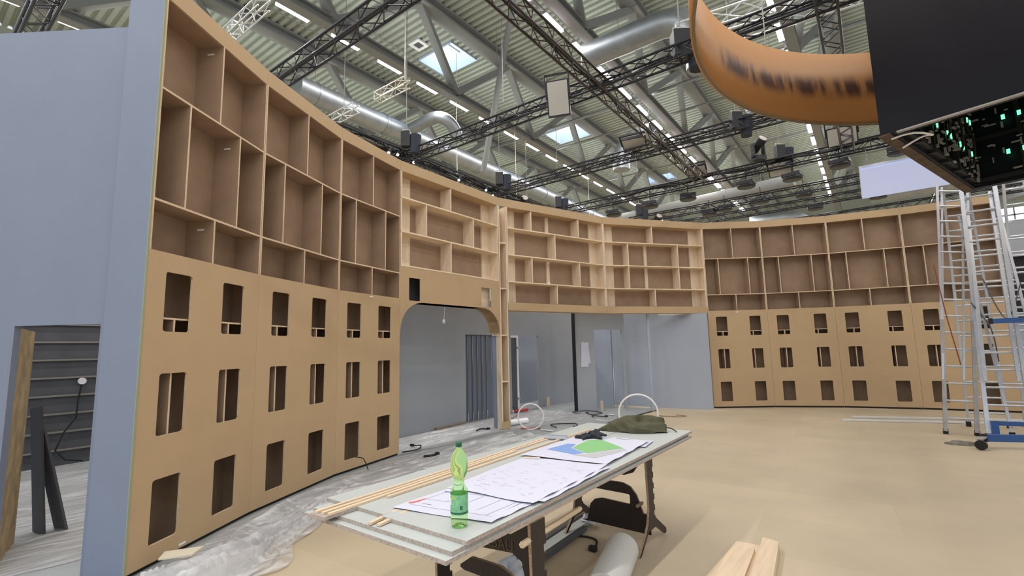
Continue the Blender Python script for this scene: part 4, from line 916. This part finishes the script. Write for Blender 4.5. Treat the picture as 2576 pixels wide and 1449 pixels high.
# long light bars on the floor at the right
for (a, b, lab) in (((-0.55, 12.5, 0.02), (2.2, 13.4, 0.02), 'rear long pale metal bar on the floor before the right panels'), ((-0.70, 11.92, 0.02), (2.6, 13.0, 0.02), 'front long pale metal bar on the floor before the right panels')):
    tag(MB().beam(a, b, 0.07, 0.03).build('metal_bar', mat('bar_white', (0.72, 0.73, 0.74), 0.4)), lab, 'metal bar')

# ------------------------------------------------------------------ ladders
def ladder(legs, label, n=15, w=0.05, d=0.036, m1=ALU, dark=None, z_r0=0.28, legs2=None):
    """legs: ((foot, top), (foot, top)) stiles"""
    t = thing('ladder', label, 'ladder', (0, 0, 0), 0, 'tall aluminium ladders')
    for i, (f, tp_) in enumerate(legs):
        f = Vector(f); tp_ = Vector(tp_); MB().beam(f + Vector((0, 0, 0.03)), tp_, d, w, (0, 1, 0)).build('stile', m1, t)
        MB().beam(f, f + (tp_ - f).normalized() * 0.09, d + 0.03, w + 0.03, (0, 1, 0)).build('foot_cap', RUBBER, t)
        if dark:
            q = f + (tp_ - f) * dark; MB().beam(f + Vector((0, -0.03, 0.05)), q + Vector((0, -0.03, 0)), d + 0.02, w + 0.015, (0, 1, 0)).build('outer_stile', ALU_DULL, t)
    for (a, b), sx in (((legs[0]), 1), ((legs[1]), -1)):
        if d > 0.05 or dark: MB().beam(Vector(a) + Vector((sx * 0.062, 0.07, 0.9)), Vector(b) + Vector((sx * 0.062, 0.07, -0.1)), d * 0.8, w, (0, 1, 0)).build('inner_stile', m1, t)
    (f0, t0), (f1, t1) = [(Vector(a), Vector(b)) for a, b in legs[:2]]
    for k in range(n):
        s = (k + 0.9) / (n + 0.5); a = f0 + (t0 - f0) * s; b = f1 + (t1 - f1) * s
        MB().tube(a, b, 0.017, 8).build('rung', ALU, t)
    return t
ladder((((0.80, 11.08, 0), (1.19, 11.72, 4.5)), ((1.19, 11.09, 0), (1.60, 11.80, 4.42))), 'leftmost aluminium ladder, front section with dull lower stiles', 15, dark=0.43)
ladder((((1.21, 12.18, 0), (1.27, 11.84, 4.3)), ((1.75, 12.25, 0), (1.62, 11.92, 4.3))), 'rear supporting section of the leftmost aluminium ladder', 15)
ladder((((1.285, 10.77, 0), (1.50, 11.74, 4.28)), ((1.80, 10.83, 0), (1.93, 11.70, 4.28))), 'second aluminium ladder from the left, leaning back in front of the others', 15, w=0.06, d=0.055)
ladder((((1.60, 11.05, 0), (1.46, 12.1, 3.9)), ((2.1, 11.1, 0), (2.0, 12.1, 3.9))), 'aluminium ladder section behind the second one, narrower', 13)
ladder((((2.0, 12.6, 0), (2.14, 12.25, 4.45)), ((2.5, 12.7, 0), (2.40, 12.25, 4.45))), 'aluminium ladder rising at the right picture edge', 15)
ladder((((1.9, 11.5, 0), (2.0, 12.0, 3.5)), ((2.3, 11.5, 0), (2.4, 12.0, 3.5))), 'extra aluminium ladder leaning low behind the blue bar', 11)
for k, (a, b, c_) in enumerate((((0.95, 11.25, 2.9), (1.02, 11.2, 2.0), (1.12, 11.2, 1.15)), ((1.55, 11.3, 2.6), (1.75, 11.2, 1.9), (2.0, 11.3, 2.5)), ((1.35, 11.2, 2.2), (1.55, 11.2, 1.75), (1.6, 11.3, 1.2)))):
    cable([a, b, c_], 0.009, ('reddish strap hanging in the leftmost ladder', 'dark strap slung between the right ladders', 'dark belt hanging in the second ladder')[k], False, (mat('strap_red', (0.25, 0.07, 0.04), 0.8), GREY_DARK, GREY_DARK)[k], 'strap')
# blue trolley carrying gear
tr = thing('trolley', 'blue steel trolley with castors at the foot of the ladders', 'trolley')
MB().beam((1.12, 9.95, 0.14), (2.9, 10.6, 0.16), 0.06, 0.10).build('frame_beam', BLUE, tr)
MB().beam((1.36, 10.75, 0.26), (3.0, 11.1, 0.26), 0.06, 0.06).build('frame_beam', BLUE, tr)
MB().beam((1.37, 10.75, 0.08), (1.37, 10.75, 0.29), 0.09, 0.06, (0, 1, 0)).build('post', BLUE, tr)
MB().beam((1.5, 10.75, 1.86), (3.0, 11.1, 1.86), 0.06, 0.08).build('push_bar', BLUE, tr)
MB().box(1.47, 10.72, 1.815, 1.52, 10.78, 1.905).build('end_cap', BLACK, tr)
MB().beam((2.9, 11.05, 0.1), (2.9, 11.08, 1.9), 0.06, 0.06, (0, 1, 0)).build('post', BLUE, tr)
MB().box(1.10, 9.91, 0.09, 1.17, 10.0, 0.195).build('end_cap', BLACK, tr)
for p in ((1.06, 9.72), (2.8, 10.4)):
    cs = MB().tube((p[0], p[1] - 0.02, 0.07), (p[0] + 0.02, p[1] + 0.03, 0.07), 0.068, 16).build('castor_wheel', RUBBER, tr)
MB().beam((1.06, 9.74, 0.14), (1.14, 9.92, 0.16), 0.06, 0.02).build('castor_fork', ALU_DULL, tr)
tag(blob('c', (0.93, 10.05, 0.0), (0.22, 0.07, 0.05), WHITE, 31, '', '', (2, 5), fold=0.15, twist=0.3).build('work_strap', mat('strap_grey', (0.2, 0.18, 0.15), 0.8, noise=0.3, scale=20)), 'crumpled grey strap bundle on the floor beside the blue trolley', 'strap')

# ------------------------------------------------------------------ black cube with LED panels
BA = Vector((0.202, 5.252)); BB = Vector((1.066, 8.013)); dAB = (BB - BA); S = dAB.length; rzb = math.atan2(dAB.y, dAB.x)
# local x along west wall A->B, local -y (to the right) into the cube
cb = thing('hanging_cube', 'large black hanging cube of screens seen from below, open underside', 'video cube', (BA.x, BA.y, 3.4), rzb)
H = 3.2
SCREEN = mat('cube_black', (0.0035, 0.0038, 0.008), 0.5, noise=0.1, scale=3, spec=0.25)
DARKMETAL = mat('cabinet_dark', (0.012, 0.012, 0.013), 0.5)
MB().box(0, -S, 0, 0.10, 0, H).build('screen_wall', SCREEN, cb)
MB().box(S - 0.10, -S, 0, S, 0, H).build('screen_wall', SCREEN, cb)
MB().box(0.10, -0.10, 0, S - 0.10, 0, H).build('screen_wall', SCREEN, cb)
MB().box(0.10, -S, 0, S - 0.10, -S + 0.10, H).build('screen_wall', SCREEN, cb)
MB().box(0.1, -S + 0.1, H - 0.05, S - 0.1, -0.1, H).build('lid', SCREEN, cb)
RIM = mat('rim_wood', (0.085, 0.06, 0.04), 0.7, noise=0.35, scale=12)
MB().box(-0.012, -0.075, -0.012, S + 0.012, 0.012, 0.0).build('rim_strip', RIM, cb)
MB().box(-0.012, -S, -0.012, 0.03, -0.12, 0.0).build('rim_strip', ALU_DULL, cb)
# screen cabinets inside: frames on the west (y=-0.1) and north (x=S-0.1) walls and on the side walls
gr = MB(); cbw = S / 6
rnd = random.Random(11)
bits = MB()
for k in range(7):
    u = 0.1 + k * (S - 0.2) / 6
    gr.box(u - 0.02, -0.16, 0.02, u + 0.02, -0.10, H - 0.1); gr.box(S - 0.16, -u - 0.02, 0.02, S - 0.10, -u + 0.02, H - 0.1)
for j in range(6):
    z = 0.05 + j * 0.5
    gr.box(0.1, -0.15, z, S - 0.1, -0.10, z + 0.04); gr.box(S - 0.15, -S + 0.1, z, S - 0.10, -0.1, z + 0.04)
gr.build('cabinet_frames', DARKMETAL, cb)
for _ in range(420):
    u = rnd.uniform(0.12, S - 0.15); z = rnd.uniform(0.05, 2.2); a = rnd.uniform(0.02, 0.10); b = rnd.uniform(0.008, 0.02)
    if rnd.random() < 0.5: a, b = b, a
    bits.cbox((u, -0.165, z), (a, 0.02, b)); bits.cbox((S - 0.165, -rnd.uniform(0.12, S - 0.15), rnd.uniform(0.05, 2.2)), (0.02, a, b))
o = bits.build('connectors', mat('connector_grey', (0.30, 0.30, 0.30), 0.4), cb); o['kind'] = 'stuff'
l1 = MB(); l1.box(0, 0, 0, 0.018, 0.012, 0.06); l1 = l1.build('green_lamp', GREEN_LED, cb); l1.location = (0.45, -0.18, 0.3)
for i in range(5):
    for j in range(4):
        u = 0.45 + i * 0.5; z = 0.3 + j * 0.42
        for q in (0, 0.13):
            if (i, j, q) != (0, 0, 0): o = l1.copy(); COL.objects.link(o); o.location = (u + q, -0.18, z)
            if i % 2 == 0: o = l1.copy(); COL.objects.link(o); o.rotation_euler = (0, 0, PI / 2); o.scale = (1.7, 1, 0.9); o.location = (S - 0.178, -(u + q), z)
for k in range(5):
    pts = [(0.3 + k * 0.5, -0.2 - 0.03 * math.sin(q), 0.2 + q * 0.12 + 0.05 * math.sin(q * 2 + k)) for q in range(12)]
    MB().path(pts, 0.012, 6).build('cable', RUBBER, cb)
MB().path([(0.10 + 0.03 * k, -0.05 - 0.25 * abs(math.sin(k * PI / 10)), -0.02 + 0.02 * math.sin(k)) for k in range(11)], 0.01, 6).build('loose_cable', WHITE, cb)

# ------------------------------------------------------------------ orange ring sign
def ring_mat():
    m, nt, b = new_mat('orange_ring_ply')
    b.inputs['Roughness'].default_value = 0.5
    tc = nt.nodes.new('ShaderNodeTexCoord'); sx = nt.nodes.new('ShaderNodeSeparateXYZ'); nt.links.new(tc.outputs['UV'], sx.inputs[0])
    n = nt.nodes.new('ShaderNodeTexNoise'); n.inputs['Scale'].default_value = 1.0; n.inputs['Detail'].default_value = 3
    mp = nt.nodes.new('ShaderNodeMapping'); mp.inputs['Scale'].default_value = (130, 1.6, 1); nt.links.new(tc.outputs['UV'], mp.inputs[0]); nt.links.new(mp.outputs[0], n.inputs['Vector'])
    def rng(sock, a, b_, c, d):
        r = nt.nodes.new('ShaderNodeMapRange'); r.interpolation_type = 'SMOOTHSTEP'; r.inputs[1].default_value = a; r.inputs[2].default_value = b_; r.inputs[3].default_value = c; r.inputs[4].default_value = d; nt.links.new(sock, r.inputs[0]); return r.outputs[0]
    def mul(a, b_):
        q = nt.nodes.new('ShaderNodeMath'); q.operation = 'MULTIPLY'; nt.links.new(a, q.inputs[0]); nt.links.new(b_, q.inputs[1]); return q.outputs[0]
    band = mul(rng(sx.outputs[1], 0.30, 0.48, 0, 1), rng(sx.outputs[1], 0.54, 0.74, 1, 0))
    arc_ = mul(rng(sx.outputs[0], U_A, U_A + 0.01, 0, 1), rng(sx.outputs[0], U_B - 0.004, U_B, 1, 0))
    k = mul(mul(band, arc_), rng(n.outputs['Fac'], 0.35, 0.6, 0.25, 1.0))
    mx = nt.nodes.new('ShaderNodeMix'); mx.data_type = 'RGBA'; mx.inputs[6].default_value = (0.60, 0.285, 0.095, 1); mx.inputs[7].default_value = (0.10, 0.045, 0.03, 1)
    nt.links.new(k, mx.inputs[0]); nt.links.new(mx.outputs[2], b.inputs['Base Color'])
    return m
U_A, U_B = 0.525, 0.69
rc0, rr0, rz0 = (2.03, 5.21), 3.23, 4.5
rc1, rr1, rz1 = (1.73, 5.28), 2.95, 5.5
rg = thing('ring_sign', 'big orange curved ring sign with blurred dark lettering hanging around the black cube', 'sign')
N = 128; V = []; F = []; UVs = []
for i in range(N + 1):
    a = 2 * PI * (0.0 + i / N) - PI / 2 * 0
    a = -a      # clockwise so the inner face reads left to right
    V += [(rc0[0] + rr0 * math.cos(a), rc0[1] + rr0 * math.sin(a), rz0), (rc1[0] + rr1 * math.cos(a), rc1[1] + rr1 * math.sin(a), rz1)]
    UVs += [(i / N, 0), (i / N, 1)]
me = bpy.data.meshes.new('band'); me.from_pydata(V, [], [(2 * i, 2 * i + 2, 2 * i + 3, 2 * i + 1) for i in range(N)])
uv = me.uv_layers.new(name='UVMap')
for lp in me.loops: uv.data[lp.index].uv = UVs[lp.vertex_index]
for p in me.polygons: p.use_smooth = True
me.materials.append(ring_mat()); bo = bpy.data.objects.new('band', me); COL.objects.link(bo); bo.parent = rg
so = bo.modifiers.new('thick', 'SOLIDIFY'); so.thickness = 0.03; so.offset = -1
mb = MB(); mb.path([(rc0[0] + rr0 * math.cos(a_), rc0[1] + rr0 * math.sin(a_), rz0) for a_ in [2 * PI * i / 96 for i in range(97)]], 0.016, 6); mb.build('rim', mat('ring_rim', (0.22, 0.17, 0.10), 0.6), rg)
for a_ in (0.5, 2.6, 4.7):
    MB().tube((rc1[0] + rr1 * math.cos(a_), rc1[1] + rr1 * math.sin(a_), rz1), (rc1[0] + rr1 * math.cos(a_), rc1[1] + rr1 * math.sin(a_), 7.6), 0.008, 6).build('wire', ALU_DULL, rg)
for a_ in (0, 1, 2, 3):
    MB().tube((0.5 + (a_ % 2) * 1.8, -0.5 - (a_ // 2) * 1.8, H), (0.5 + (a_ % 2) * 1.8, -0.5 - (a_ // 2) * 1.8, 10.9 - 3.4 - 3.2 + H - 0.0), 0.012, 6).build('suspension_wire', ALU_DULL, cb)

# engraved letters become a plain mesh
bpy.context.view_layer.update(); dg = bpy.context.evaluated_depsgraph_get()
for o in LET:
    me = bpy.data.meshes.new_from_object(o.evaluated_get(dg)); n_ = bpy.data.objects.new('engraving', me); COL.objects.link(n_)
    n_.parent = o.parent; n_.location = o.location; n_.rotation_euler = o.rotation_euler; n_['label'] = o['label']; bpy.data.objects.remove(o)
